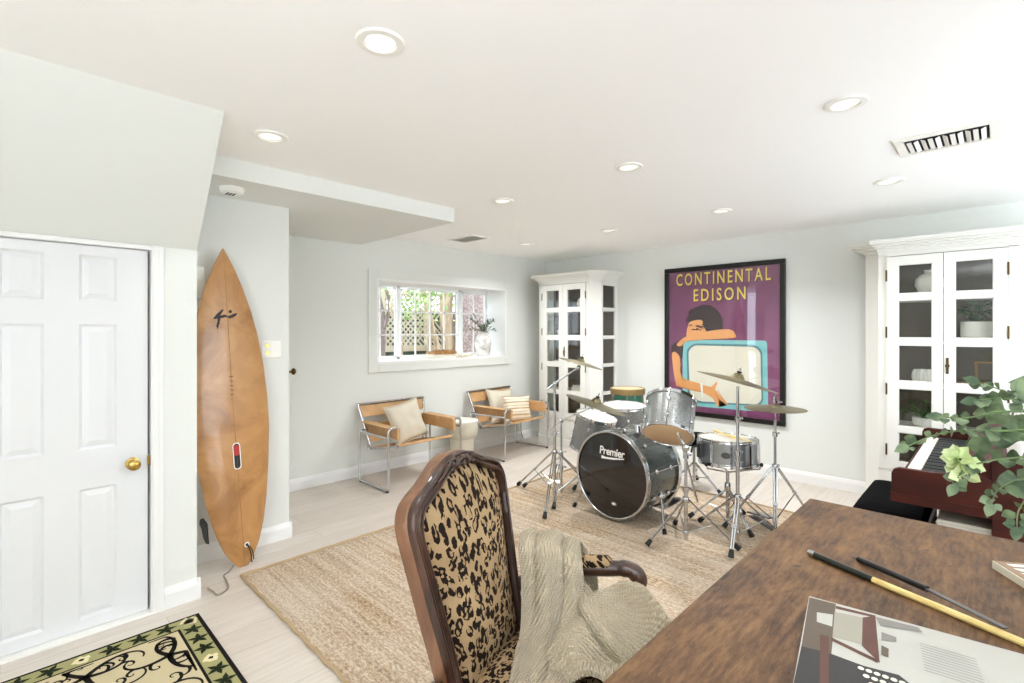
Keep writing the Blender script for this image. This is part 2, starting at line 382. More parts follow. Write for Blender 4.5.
def text_mesh(txt, o, u, v, wdt, hgt, th, name, material, parent, shear=0.0, bold=0.0, spacing=1.0):
    """lettering fitted to a box wdt x hgt; o is its lower left corner, u right, v up"""
    cu = bpy.data.curves.new(name, 'FONT'); cu.body = txt; cu.shear = shear; cu.offset = bold; cu.space_character = spacing; cu.resolution_u = 3
    ob = bpy.data.objects.new('tmp', cu); COL.objects.link(ob)
    dg = bpy.context.evaluated_depsgraph_get(); me = bpy.data.meshes.new_from_object(ob.evaluated_get(dg))
    bpy.data.objects.remove(ob)
    xs = [p.co.x for p in me.vertices]; ys = [p.co.y for p in me.vertices]; x0, x1, y0, y1 = min(xs), max(xs), min(ys), max(ys)
    o, u, v = Vector(o), Vector(u), Vector(v); wn = u.cross(v).normalized()
    for p in me.vertices: p.co = o+u*((p.co.x-x0)/(x1-x0)*wdt)+v*((p.co.y-y0)/(y1-y0)*hgt)+wn*th
    me.materials.clear(); me.materials.append(MATS[material]); me.name = name
    r = bpy.data.objects.new(name, me); COL.objects.link(r); r.parent = parent; return r

# ================================================================ THE ROOM
XL, YB, HT = -4.61, 5.40, 2.44
XR, YF = 1.9, -2.6
struct(MB().box(-5.2, XR+.15, YF-.15, YB+.15, -0.12, 0).build('floor', 'floor_wood', smooth=False))
struct(MB().box(-5.2, XR+.15, YF-.15, YB+.15, HT, HT+.1).build('ceiling', 'ceiling_paint', smooth=False))
struct(MB().box(XL-.02, -3.12, 0.70, 2.54, 2.33, HT+.01).build('ceiling_soffit', 'wall_paint', smooth=False))
# left wall with the garden window opening
WY0, WY1, WZ0, WZ1 = 2.73, 4.58, 1.135, 1.985
b = MB(); T = XL-.12
b.box(T, XL, YF, WY0, 0, HT); b.box(T, XL, WY1, YB+.1, 0, HT); b.box(T, XL, WY0, WY1, 0, WZ0); b.box(T, XL, WY0, WY1, WZ1, HT)
struct(b.build('wall_left', 'wall_paint', smooth=False))
struct(MB().box(-4.75, XR+.1, YB, YB+.12, 0, HT).build('wall_back', 'wall_paint', smooth=False))
# right wall and the wall behind the camera, each with a large glazed opening
b = MB(); b.box(XR, XR+.12, YF, 2.35, 0, HT); b.box(XR, XR+.12, 4.65, YB, 0, HT); b.box(XR, XR+.12, 2.35, 4.65, 2.3, HT); b.box(XR, XR+.12, 2.35, 4.65, 0, 0.2)
struct(b.build('wall_right', 'wall_paint', smooth=False))
b = MB(); b.box(-3.3, .15, YF-.12, YF, 0, HT); b.box(1.75, XR+.1, YF-.12, YF, 0, HT); b.box(.15, 1.75, YF-.12, YF, 2.3, HT); b.box(.15, 1.75, YF-.12, YF, 0, .3)
struct(b.build('wall_front', 'wall_paint', smooth=False))
def glazed(name, o, u, W, z0, z1, n):
    r = bpy.data.objects.new(name, None); COL.objects.link(r); struct(r)
    o, u = Vector(o), Vector(u); w_ = Vector((0, 0, 1)).cross(u)
    b = MB()
    for i in range(n+1): b.obox(o+u*(W*i/n)+Vector((0, 0, (z0+z1)/2)), u, w_, (0, 0, 1), .03, .03, (z1-z0)/2)
    for z in (z0+.03, z1-.03, z0+(z1-z0)/3, z0+(z1-z0)*2/3): b.obox(o+u*W/2+Vector((0, 0, z)), u, w_, (0, 0, 1), W/2, .025, .022)
    b.build('window_frame', 'trim_white', r, smooth=False)
    MB().obox(o+u*W/2+Vector((0, 0, (z0+z1)/2)), u, w_, (0, 0, 1), W/2, .003, (z1-z0)/2).build('pane', 'window_glass', r, smooth=False)
glazed('window_2', (XR+.05, 2.35, 0), (0, 1, 0), 2.3, .2, 2.3, 3)
glazed('window_3', (.15, YF-.05, 0), (1, 0, 0), 1.6, .3, 2.3, 2)
# closet wall behind the surfboard
struct(MB().box(-4.62, -3.60, 0.3, 1.43, 0, 2.335).build('wall_closet', 'wall_paint', smooth=False))
# wall with the door; its upper part slants outwards under the stair
b = MB()
b.box(-3.30, -3.14, .60, .752, 0, 1.9); b.box(-3.30, -3.14, YF, -.19, 0, 1.9)
A_ = [b.pt(p) for p in ((-3.30, .752, 1.9), (-3.14, .752, 1.9), (-2.47, .70, 2.445), (-3.30, .70, 2.445))]; B_ = [b.pt((x, YF, z)) for x, z in ((-3.30, 1.9), (-3.14, 1.9), (-2.47, 2.445), (-3.30, 2.445))]; b.face(A_); b.face(B_[::-1]); b.bridge(A_, B_)
struct(b.build('wall_stair', 'wall_paint', smooth=False))
def baseboard(name, segs):
    b = MB()
    for (x0, y0, x1, y1) in segs:
        d = Vector((x1-x0, y1-y0, 0)); L = d.length; d.normalize(); nrm = Vector((0, 0, 1)).cross(d)   # outward on the left of travel
        prof = [(0, 0), (.016, 0), (.016, .075), (.012, .09), (.006, .105), (0, .11)]
        a = [b.pt(Vector((x0, y0, 0))+nrm*p+Vector((0, 0, z))) for p, z in prof]; c = [b.pt(Vector((x1, y1, 0))+nrm*p+Vector((0, 0, z))) for p, z in prof]
        b.face(a); b.face(c[::-1]); b.bridge(a, c)
    struct(b.build(name, 'trim_white', smooth=False))
baseboard('baseboard_left', [(XL, YB, XL, 1.44)]); baseboard('baseboard_back', [(XR, YB, XL, YB)])
baseboard('baseboard_closet', [(-3.60, 1.446, -3.60, .79), (-4.6, 1.43, -3.5855, 1.43)])
baseboard('baseboard_stair', [(-3.14, .768, -3.14, .60), (-3.30, .752, -3.1255, .752)])
# door_1 : white six panel door, brass knob
dr = bpy.data.objects.new('door_1', None); COL.objects.link(dr); struct(dr)
DX = -3.165; dy0, dy1, dz0, dz1 = -.125, .536, .015, 1.875
b = MB(); b.box(DX-.035, DX-.012, dy0, dy1, dz0, dz1)
cols = [(-.005, .142), (.265, .409)]; rows = [(.07, .695), (.885, 1.494), (1.607, 1.828)]
ys = [dy0]+[v for c_ in cols for v in c_]+[dy1]; zs = [dz0]+[v for r_ in rows for v in r_]+[dz1]
for i in range(0, 5, 2): b.box(DX-.014, DX, ys[i], ys[i+1], dz0, dz1)
for (a, c_) in cols:
    for j in range(0, 7, 2): b.box(DX-.014, DX, a, c_, zs[j], zs[j+1])
    for (z0, z1) in rows:   # raised field with sloping edges
        o1 = [(a+.012, z0+.012), (c_-.012, z0+.012), (c_-.012, z1-.012), (a+.012, z1-.012)]; o2 = [(a+.038, z0+.038), (c_-.038, z0+.038), (c_-.038, z1-.038), (a+.038, z1-.038)]
        A = [b.pt((DX-.012, y, z)) for y, z in o1]; B = [b.pt((DX-.003, y, z)) for y, z in o2]; b.bridge(A, B); b.face(B)
        o0 = [(a, z0), (c_, z0), (c_, z1), (a, z1)]; A2 = [b.pt((DX, y, z)) for y, z in o0]; B2 = [b.pt((DX-.0125, y, z)) for y, z in o1]; b.bridge(A2, B2)
b.build('door_panel', 'door_white', dr, smooth=False)
b = MB()
for (y0, y1, z0, z1) in ((.545, .60, 0, 1.90), (-.19, -.135, 0, 1.90), (-.135, .545, 1.878, 1.90)):
    b.box(-3.30, -3.128, y0, y1, z0, z1); 
    if z0 == 0: b.box(-3.13, -3.122, y0+.008, y1-.022 if y0 > 0 else y1-.008, z0, z1)

b.build('door_casing', 'trim_white', dr, smooth=False, bevel=.003)
kb = MB(); kb.lathe([(0, .0), (.031, .0), (.031, .006), (.013, .01), (.012, .03), (.022, .036), (.028, .048), (.027, .058), (.018, .066), (0, .069)], (DX, .472, .785), (1, 0, 0), 24)
kb.build('door_knob', 'brass', dr)
MB().box(DX-.01, DX+.012, .533, .548, .765, .815).build('strike_plate', 'brass', dr, smooth=False, bevel=.002)
b = MB()
for z in (.25, 1.65): b.cyl((DX+.004, -.13, z-.045), (DX+.004, -.13, z+.045), .007)
b.build('hinge', 'brass', dr)
MB().box(-3.30, -3.12, -.19, .60, 0.001, .012).build('threshold', 'white_plastic', dr, smooth=False)
struct(MB().box(-3.32, -3.29, -.19, .60, 0, 1.9).build('trim_1', 'trim_white', smooth=False))

# window_1 : the deep garden window
wn = bpy.data.objects.new('window_1', None); COL.objects.link(wn); struct(wn)
XB = -4.95
b = MB(); c0, c1, k0, k1 = 2.62, 4.68, 1.03, 2.10
for (y0, y1, z0, z1) in ((c0, WY0, k0, k1), (WY1, c1, k0, k1), (WY0, WY1, WZ1, k1), (WY0, WY1, k0, WZ0)): b.box(XL-.01, XL+.022, y0, y1, z0, z1)
b.build('window_casing', 'wall_paint', wn, smooth=False, bevel=.004)
b = MB(); b.box(XB, XL+.024, WY0-.02, WY0+.003, WZ0-.02, WZ1+.02); b.box(XB, XL+.024, WY1-.003, WY1+.02, WZ0-.02, WZ1+.02); b.box(XB, XL+.024, WY0, WY1, WZ1-.003, WZ1+.02); b.box(XB, XL+.024, WY0, WY1, WZ0-.02, WZ0+.003)
b.build('window_recess', 'trim_white', wn, smooth=False)
b = MB()
for (y0, y1) in ((WY0, 2.765), (3.166, 3.226), (4.073, 4.15), (4.555, WY1)): b.box(XB-.014, XB+.014, y0+(.012 if y0 > 3 and y0 < 4.5 else 0), y1-(.012 if y0 > 3 and y0 < 4.5 else 0), WZ0, WZ1)
b.box(XB-.014, XB+.014, WY0, WY1, WZ0, WZ0+.03); b.box(XB-.014, XB+.014, WY0, WY1, WZ1-.03, WZ1)
b.build('window_frame', 'alu_white', wn, smooth=False, bevel=.003)
for (y0, y1, nc, rz) in ((2.765, 3.166, 2, (1.415, 1.69)), (3.226, 4.073, 4, (1.415, 1.683)), (4.15, 4.555, 2, (1.687,))):
    b = MB(); zb, zt = WZ0+.03, WZ1-.035
    for (a, c_, e, f) in ((y0, y0+.012, zb, zt), (y1-.012, y1, zb, zt), (y0, y1, zb, zb+.012), (y0, y1, zt-.012, zt)): b.box(XB-.012, XB+.010, a, c_, e, f)
    s_ = b.build('window_sash', 'alu_white', wn, smooth=False)
    b = MB()
    for k in range(1, nc): yy = y0+(y1-y0)*k/nc; b.box(XB-.006, XB+.006, yy-.008, yy+.008, zb, zt)
    for z in rz: b.box(XB-.006, XB+.006, y0, y1, z-.008, z+.008)
    b.build('muntin_grid', 'trim_white', s_, smooth=False)
    MB().box(XB-.013, XB-.010, y0, y1, zb, zt).build('pane', 'window_glass', s_, smooth=False)

# ---------------------------------------------------------------- ceiling fixtures
def can_light(x, y, label, watt=1.6):
    t_ = thing('recessed_light', label, 'ceiling light', (x, y, HT), group='recessed ceiling lights')
    b = MB(); b.lathe([(.052, -.001), (.056, -.008), (.078, -.007), (.083, 0)], n=36); b.lathe([(.056, -.006), (.049, -.001), (.047, .0)], n=36); b.build('trim_ring', 'white_plastic', t_)
    b = MB(); b.lathe([(0, -.0015), (.036, -.002), (.051, -.0012)], n=36); b.build('lens', 'lamp_lens', t_)
    l = bpy.data.lights.new('lamp_glow', 'AREA'); l.shape = 'DISK'; l.size = .10; l.energy = watt; l.spread = math.radians(140); l.color = (.97, .985, 1)
    lo_ = bpy.data.objects.new('lamp_glow', l); COL.objects.link(lo_); lo_.parent = t_; lo_.location = (0, 0, -.010); return t_
CL = [(-1.50, .90, 'white recessed ceiling light nearest the front, above the empty middle of the room'), (-2.62, .95, 'recessed ceiling light just in front of the slanted stair wall'),
      (-2.67, 2.64, 'recessed ceiling light beside the end of the dropped soffit'), (-3.81, 4.14, 'small recessed ceiling light beyond the flat ceiling vent near the garden window'),
      (-2.72, 4.14, 'small recessed ceiling light in front of the corner cabinet'), (-1.58, 2.62, 'recessed ceiling light above the drum kit, in the middle of the ceiling'),
      (-1.62, 4.10, 'recessed ceiling light in front of the framed poster'), (-.47, 2.54, 'large recessed ceiling light beside the louvred vent, on its near side'), (-.51, 4.06, 'recessed ceiling light between the louvred vent and the glass cabinet')]
p0 = can_light(*CL[0])
for (x, y, lb) in CL[1:]: can_light(x, y, lb, 1.0 if y < 1 else (2.6 if y < 3 else (6.0 if x < -3 else (3.0 if x > -1 else 9.5))))
v = thing('ceiling_vent', 'white louvred air vent in the ceiling with open dark slots', 'vent', (-.19, 3.37, HT))
b = MB(); X0, X1, Y0, Y1 = -.2, .2, -.165, .15
for q in ((X0, X1, Y0, Y0+.035), (X0, X1, Y1-.035, Y1), (X0, X0+.04, Y0+.035, Y1-.035), (X1-.04, X1, Y0+.035, Y1-.035)): b.box(*q, -.012, 0)
b.build('vent_frame', 'vent_white', v, smooth=False, bevel=.003)
MB().box(X0+.03, X1-.03, Y0+.03, Y1-.03, -.002, -.001).build('vent_backing', 'dark_void', v, smooth=False)
for i in range(11):
    x = X0+.06+i*.028; ang = .5*math.sin(i*2.1)
    MB().obox((x, -.03+.02, -.014), (math.cos(ang), 0, math.sin(ang)), (0, 1, 0), (-math.sin(ang), 0, math.cos(ang)), .0095, .095, .0012).build('louvre', 'vent_white', v, smooth=False)
v = thing('ceiling_vent', 'flat grey ceiling register with narrow slots, near the window wall', 'vent', (-4.02, 3.46, HT))
b = MB()
for q in ((-.2, .2, -.13, -.1), (-.2, .2, .1, .13), (-.2, -.17, -.1, .1), (.17, .2, -.1, .1)): b.box(*q, -.01, 0)
b.build('vent_frame', 'vent_white', v, smooth=False)
MB().box(-.18, .18, -.11, .11, -.002, -.001).build('vent_backing', 'dark_void', v, smooth=False)
for i in range(8): MB().obox((0, -.085+i*.024, -.007), (1, 0, 0), (0, .8, .6), (0, -.6, .8), .17, .009, .001).build('louvre', 'vent_white', v, smooth=False)
sd = thing('smoke_detector', 'round white smoke detector with dark slots under the soffit', 'smoke detector', (-3.34, .985, 2.33))
b = MB(); b.lathe([(.068, 0), (.068, -.012), (.06, -.03), (.04, -.036), (0, -.037)], n=32); b.build('housing', 'white_plastic', sd)
b = MB()
for i in range(3):
    for j in range(-1, 2): b.box(-.008+j*.022-.007, -.008+j*.022+.007, -.03+i*.018, -.018+i*.018, -.0385, -.036)
b.build('slots', 'black_plastic', sd, smooth=False)
# wall fittings on the closet wall
def plate(y, z, w_, h_, d_, name, lb, cat):
    r = thing(name, lb, cat, (-3.60, y, z)); MB().box(0, d_, -w_/2, w_/2, -h_/2, h_/2).build('plate', 'white_plastic', r, smooth=False, bevel=.003); return r
r = plate(1.31, 1.335, .125, .12, .007, 'outlet_plate', 'white double wall plate with one brass outlet, beside the surfboard', 'outlet')
for z in (.024, -.024): MB().lathe([(0, .0075), (.014, .0085), (.017, .006)], (0, -.028, z), (1, 0, 0), 16).build('socket', 'brass', r)
r = plate(.85, 1.76, .09, .20, .045, 'door_chime', 'white boxy wall chime half hidden by the wall edge, beside the board tip', 'chime'); MB().box(.045, .047, -.03, .03, -.08, .02).build('grille', 'paper_edge', r, smooth=False)
r = plate(.83, 1.22, .08, .12, .012, 'switch_plate', 'white switch plate half hidden by the wall edge, beside the surfboard middle', 'light switch'); MB().box(.012, .02, -.012, .012, -.02, .02).build('switch_toggle', 'white_plastic', r, smooth=False)
r = thing('round_hook', 'small dark round knob on the corner of the closet wall', 'hook', (-3.63, 1.43, 1.169))
b = MB(); b.lathe([(0, 0), (.02, 0), (.02, .004), (.009, .008), (.009, .028), (.022, .036), (.024, .048), (.014, .058), (0, .06)], (0, 0, 0), (0, 1, 0), 20); b.build('knob', 'old_brass', r)
r = thing('wall_outlet', 'black wall charger and plug low on the window wall beside the corner cabinet', 'outlet', (XL, 4.86, .45))
MB().box(0, .006, -.04, .04, -.06, .06).build('plate', 'white_plastic', r, smooth=False, bevel=.002)
MB().box(.004, .05, -.03, .035, -.08, .0).build('charger', 'black_plastic', r, smooth=False, bevel=.004)
cb = MB(); cb.tube(catmull([(.03, .0, -.08), (.03, .01, -.2), (.02, .03, -.36), (.03, .06, -.43)], 6), .004, 6); cb.build('cable', 'black_plastic', r)

# ================================================================ RUGS
jr = thing('jute_rug', 'large natural jute rug with woven rows under the drum kit', 'rug', (0, 0, 0))
b = MB()
rx0, rx1, ry0, ry1 = -3.22, -.55, 1.0, 4.42
def rugf(u, v):
    x = rx0+(rx1-rx0)*u; y = ry0+(ry1-ry0)*v; e = min(u, v, 1-u, 1-v)
    return (x+.012*noise.noise(Vector((0, y*2.5, 0)))*(1 if u < .05 or u > .95 else 0), y+.012*noise.noise(Vector((x*2.5, 3, 0)))*(1 if v < .05 or v > .95 else 0), .0125 if e > .0005 else .004)
b.grid(rugf, 60, 70)
b.build('weave', 'jute', jr)
b = MB()
for (q0, q1) in (((rx0, ry0), (rx1, ry0)), ((rx1, ry0), (rx1, ry1)), ((rx1, ry1), (rx0, ry1)), ((rx0, ry1), (rx0, ry0))):
    n = 60; pts = []
    for i in range(n+1):
        x = q0[0]+(q1[0]-q0[0])*i/n; y = q0[1]+(q1[1]-q0[1])*i/n
        pts.append((x+.004*math.sin(i*2.3), y+.004*math.sin(i*1.7), .009))
    b.tube(pts, .009, 6)
b.build('bound_edge', 'jute_edge', jr)

fr = thing('floral_rug', 'small black and cream hooked rug with scrolling vines and a green border, before the door', 'rug', (-2.95, .715, 0))
FW, FL = 1.0, 1.55    # x size, y size (towards the camera)
def fbox(b, x0, x1, y0, y1, z): b.box(x0, x1, -y1, -y0, .001, z)
b = MB(); fbox(b, 0, FW, 0, FL, .010); b.build('border', 'rug_black', fr, smooth=False, bevel=.004)
b = MB(); fbox(b, .02, FW-.02, .02, FL-.02, .0112); b.build('green_band', 'rug_green', fr, smooth=False)
b = MB(); fbox(b, .105, FW-.105, .105, FL-.105, .0122); b.build('inner_line', 'rug_black', fr, smooth=False)
b = MB(); fbox(b, .117, FW-.117, .117, FL-.117, .0132); b.build('field', 'rug_field', fr, smooth=False)
def ribbon(b, pts, wd, z):
    pts = [Vector((p[0], -p[1], 0)) for p in pts]; n = len(pts); L, R_ = [], []
    for i, p in enumerate(pts):
        d = (pts[min(i+1, n-1)]-pts[max(i-1, 0)]); d.normalize(); s_ = Vector((-d.y, d.x, 0))*wd*(1-.75*i/n)/2
        L.append(b.pt(p+s_+Vector((0, 0, z)))); R_.append(b.pt(p-s_+Vector((0, 0, z))))
    for i in range(n-1): b.face([L[i], R_[i], R_[i+1], L[i+1]])
def spiral(cx, cy, a0, turn, L, k):
    x, y, a = cx, cy, a0; pts = [(x, y)]
    for i in range(k):
        f = i/k; a += turn*(.3+2.2*f*f)/k; x += math.cos(a)*L/k; y += math.sin(a)*L/k; pts.append((min(max(x, .13), FW-.13), min(max(y, .13), FL-.13)))
    return pts
vine = MB(); leafb = MB(); random.seed(3)
roots = [(FW*.5, FL*.62), (FW*.62, FL*.24), (FW*.22, FL*.3), (FW*.82, FL*.45), (FW*.2, FL*.6), (FW*.3, FL*.12), (FW*.84, FL*.16)]
for rxc, ryc in roots:
    for k in range(5):
        a = 2*PI*k/5+random.uniform(-.2, .2); tn = random.choice((-1, 1))*random.uniform(2.6, 4.2)
        p = spiral(rxc, ryc, a, tn, random.uniform(.22, .36), 34); ribbon(vine, p, .024, .0138)
        for m_ in (10, 19):
            q = p[m_]; an = math.atan2(p[m_+1][1]-q[1], p[m_+1][0]-q[0]); sg = random.choice((-1, 1))
            p2 = spiral(q[0], q[1], an+sg*.8, sg*random.uniform(4, 5.5), random.uniform(.08, .13), 18); ribbon(vine, p2, .016, .0138)
vine.build('vines', 'rug_black', fr, smooth=False)
bl = MB(); bo = MB()
def blobf(b, x, y, rx, ry, z, n=14, wob=.25):
    b.face([b.pt((x+rx*math.cos(2*PI*i/n)*(1+wob*math.sin(3*i)), -(y+ry*math.sin(2*PI*i/n)*(1+wob*math.cos(2*i))), z)) for i in range(n)])
for side in range(4):
    L = FL if side % 2 else FW; n = int(L/.10)
    for i in range(n):
        t_ = (i+.5)*L/n
        P = {0: (t_, .062), 2: (t_, FL-.062), 1: (.062, t_), 3: (FW-.062, t_)}[side]
        if i % 4 == 0:
            blobf(bl, P[0], P[1], .030, .030, .0122); blobf(bo, P[0], P[1], .010, .010, .013)
        else:
            for q in range(5):
                a = q*1.25+i; x, y = P[0]+.02*math.cos(a), P[1]+.02*math.sin(a)
                bo.face([bo.pt((x+dx*math.cos(a)-dy*math.sin(a), -(y+dx*math.sin(a)+dy*math.cos(a)), .0124)) for dx, dy in ((-.026, 0), (0, .012), (.030, 0), (0, -.012))])
bl.build('border_blooms', 'rug_cream', fr, smooth=False); bo.build('border_leaves', 'rug_olive_dark', fr, smooth=False)

# ================================================================ SURFBOARD
sb = thing('surfboard', 'honey wood surfboard with a pointed nose standing on its tail against the closet wall', 'surfboard')
SL = 1.985; tail = Vector((-3.375, 1.055, .0)); nose = Vector((-3.545, .975, 1.955))
axis = (nose-tail).normalized(); wdir = Vector((-.16, .985, 0)); wdir = (wdir-axis*wdir.dot(axis)).normalized(); nrm = wdir.cross(axis).normalized()   # nrm faces the room (+x)
if nrm.x < 0: nrm = -nrm
M3 = Matrix((wdir, -nrm, axis)).transposed()      # local x = width, -y = deck side, z = length
sb.matrix_world = Matrix.Translation(tail) @ M3.to_4x4()
def half_w(f):
    K = [(0, .028), (.02, .062), (.06, .108), (.12, .148), (.2, .182), (.3, .210), (.42, .236), (.52, .238), (.62, .226), (.72, .198), (.8, .162), (.88, .112), (.94, .064), (.98, .025), (1, .003)]
    for (a, p), (c_, q) in zip(K, K[1:]):
        if f <= c_: t_ = (f-a)/(c_-a); return p+(q-p)*t_
    return .003
def rocker(f): return -.045*((f-.45)/.55)**2*(1 if f > .45 else .6)+0.0
def thick(f): return .062*max(.12, (math.sin(PI*min(1, max(0, .06+.9*f))))**.45)
b = MB(); N, Mq = 70, 20; prev = None
for i in range(N+1):
    f = i/N; hw, th = half_w(f), thick(f)*(.35+.65*min(1, half_w(f)/.1)); ring = []
    for k in range(Mq*2):
        a = 2*PI*k/(Mq*2); cx, sy = math.cos(a), math.sin(a)
        x = hw*(abs(cx)**.75)*(1 if cx >= 0 else -1); y = th/2*(abs(sy)**.9)*(1 if sy >= 0 else -1)
        ring.append(b.pt((x, y+rocker(f), f*SL)))
    if prev: b.bridge(prev, ring)
    else: b.face(ring[::-1])
    prev = ring
b.face(prev); b.build('board', 'surf_wood', sb)
def deck_y(f, x=0):
    hw, th = half_w(f), thick(f)*(.35+.65*min(1, half_w(f)/.1)); c_ = min(.99, abs(x)/hw)
    return rocker(f)-th/2*((1-(c_**(1/.75))**2)**.5)**.9-.0008
b = MB()
pts = [(0, deck_y(.012+.975*i/50)+.0004, (.012+.975*i/50)*SL) for i in range(51)]; b.tube(pts, .0016, 6); b.build('stringer', 'tray_wood', sb)
def deck_poly(b, pts, off=.0006): b.face([b.pt((x, deck_y(z/SL, x)-off, z)) for x, z in pts])
# logo: brush strokes, an angular mark with a dot
b = MB(); lz = 1.545
def lg(P): return [((cx-150)*.0015-.008, lz-(cy-328)*.0015) for cx, cy in P]
for q in ([(98, 330), (112, 312), (130, 296), (140, 290), (139, 297), (126, 316), (114, 330), (104, 333)], [(114, 326), (126, 316), (126, 332), (122, 347), (112, 376), (108, 360), (114, 342)],
          [(124, 318), (146, 314), (150, 324), (138, 327), (124, 329)], [(145, 314), (156, 320), (162, 330), (150, 325)], [(155, 320), (168, 316), (176, 327), (162, 330)], [(167, 316), (180, 310), (196, 307), (190, 318), (176, 327)]):
    deck_poly(b, lg(q))
deck_poly(b, lg([(167+7*math.cos(t_*PI/5), 301+7*math.sin(t_*PI/5)) for t_ in range(10)])); b.build('logo', 'black_ink', sb, smooth=False)
def rr(cx, cz, w_, h_, r_, n=5):
    o = []
    for (sx, sz, a0) in ((1, 1, 0), (-1, 1, 90), (-1, -1, 180), (1, -1, 270)):
        for k in range(n): a = math.radians(a0+90*k/(n-1)); o.append((cx+sx*(w_/2-r_)+r_*math.cos(a), cz+sz*(h_/2-r_)+r_*math.sin(a)))
    return o
st = None
b = MB(); deck_poly(b, rr(.0, .68, .046, .165, .02)); st = b.build('oval_sticker', 'white_paint', sb, smooth=False)
b = MB(); deck_poly(b, rr(.0, .68, .036, .153, .016), .0010); b.build('sticker_print', 'black_ink', st, smooth=False)
b = MB(); deck_poly(b, rr(.0, .715, .034, .065, .014), .0014); b.build('sticker_print', 'red_ink', st, smooth=False)
b = MB()
for i in range(5): deck_poly(b, [(-.012+.004*(i % 2), 1.06+i*.028), (.012, 1.06+i*.028), (.010, 1.066+i*.028), (-.012, 1.07+i*.028)])
b.build('pencil_marks', 'chair_wood_light', sb, smooth=False)
b = MB(); deck_poly(b, [(.02+.016*math.cos(k*PI/8), .125+.016*math.sin(k*PI/8)) for k in range(16)], .0012); b.build('leash_plug', 'white_paint', sb, smooth=False)
b = MB(); b.lathe([(0, 0), (.009, 0), (.009, .003), (0, .003)], (.02, deck_y(.063)-.001, .125), (0, -1, 0), 14)
y0 = deck_y(.063)
b.tube(catmull([(.02, y0-.004, .125), (.026, y0-.022, .09), (.034, y0-.016, .05), (.04, y0-.0, .02), (.05, y0+.01, .006)], 5), .0035, 6)
b.tube(catmull([(.02, y0-.004, .125), (.035, y0-.02, .10), (.052, y0-.008, .05), (.056, y0+.004, .02)], 5), .003, 6)
b.build('leash_string', 'black_ink', sb)
b = MB()
b.prism([(-.0, 0), (.0, .12), (.05, .15), (.085, .14), (.10, .11), (.075, .08), (.06, .03), (.03, .0)], (-.178, .022, .19), (0, 1, 0), (0, 0, 1), .008); b.build('fin', 'black_plastic', sb, bevel=.003)
cd_ = MB(); cd_.tube(catmull([(-3.36, 1.0, .02), (-3.33, .97, .008), (-3.30, .93, .006), (-3.22, .92, .006), (-3.12, .90, .006), (-3.08, .84, .006), (-3.14, .83, .006), (-3.2, .82, .006)], 6), .005, 8)
tag(cd_.build('leash_cord', 'cord_grey'), 'thin grey cord lying on the floor from the board tail to the wall end', 'cord')

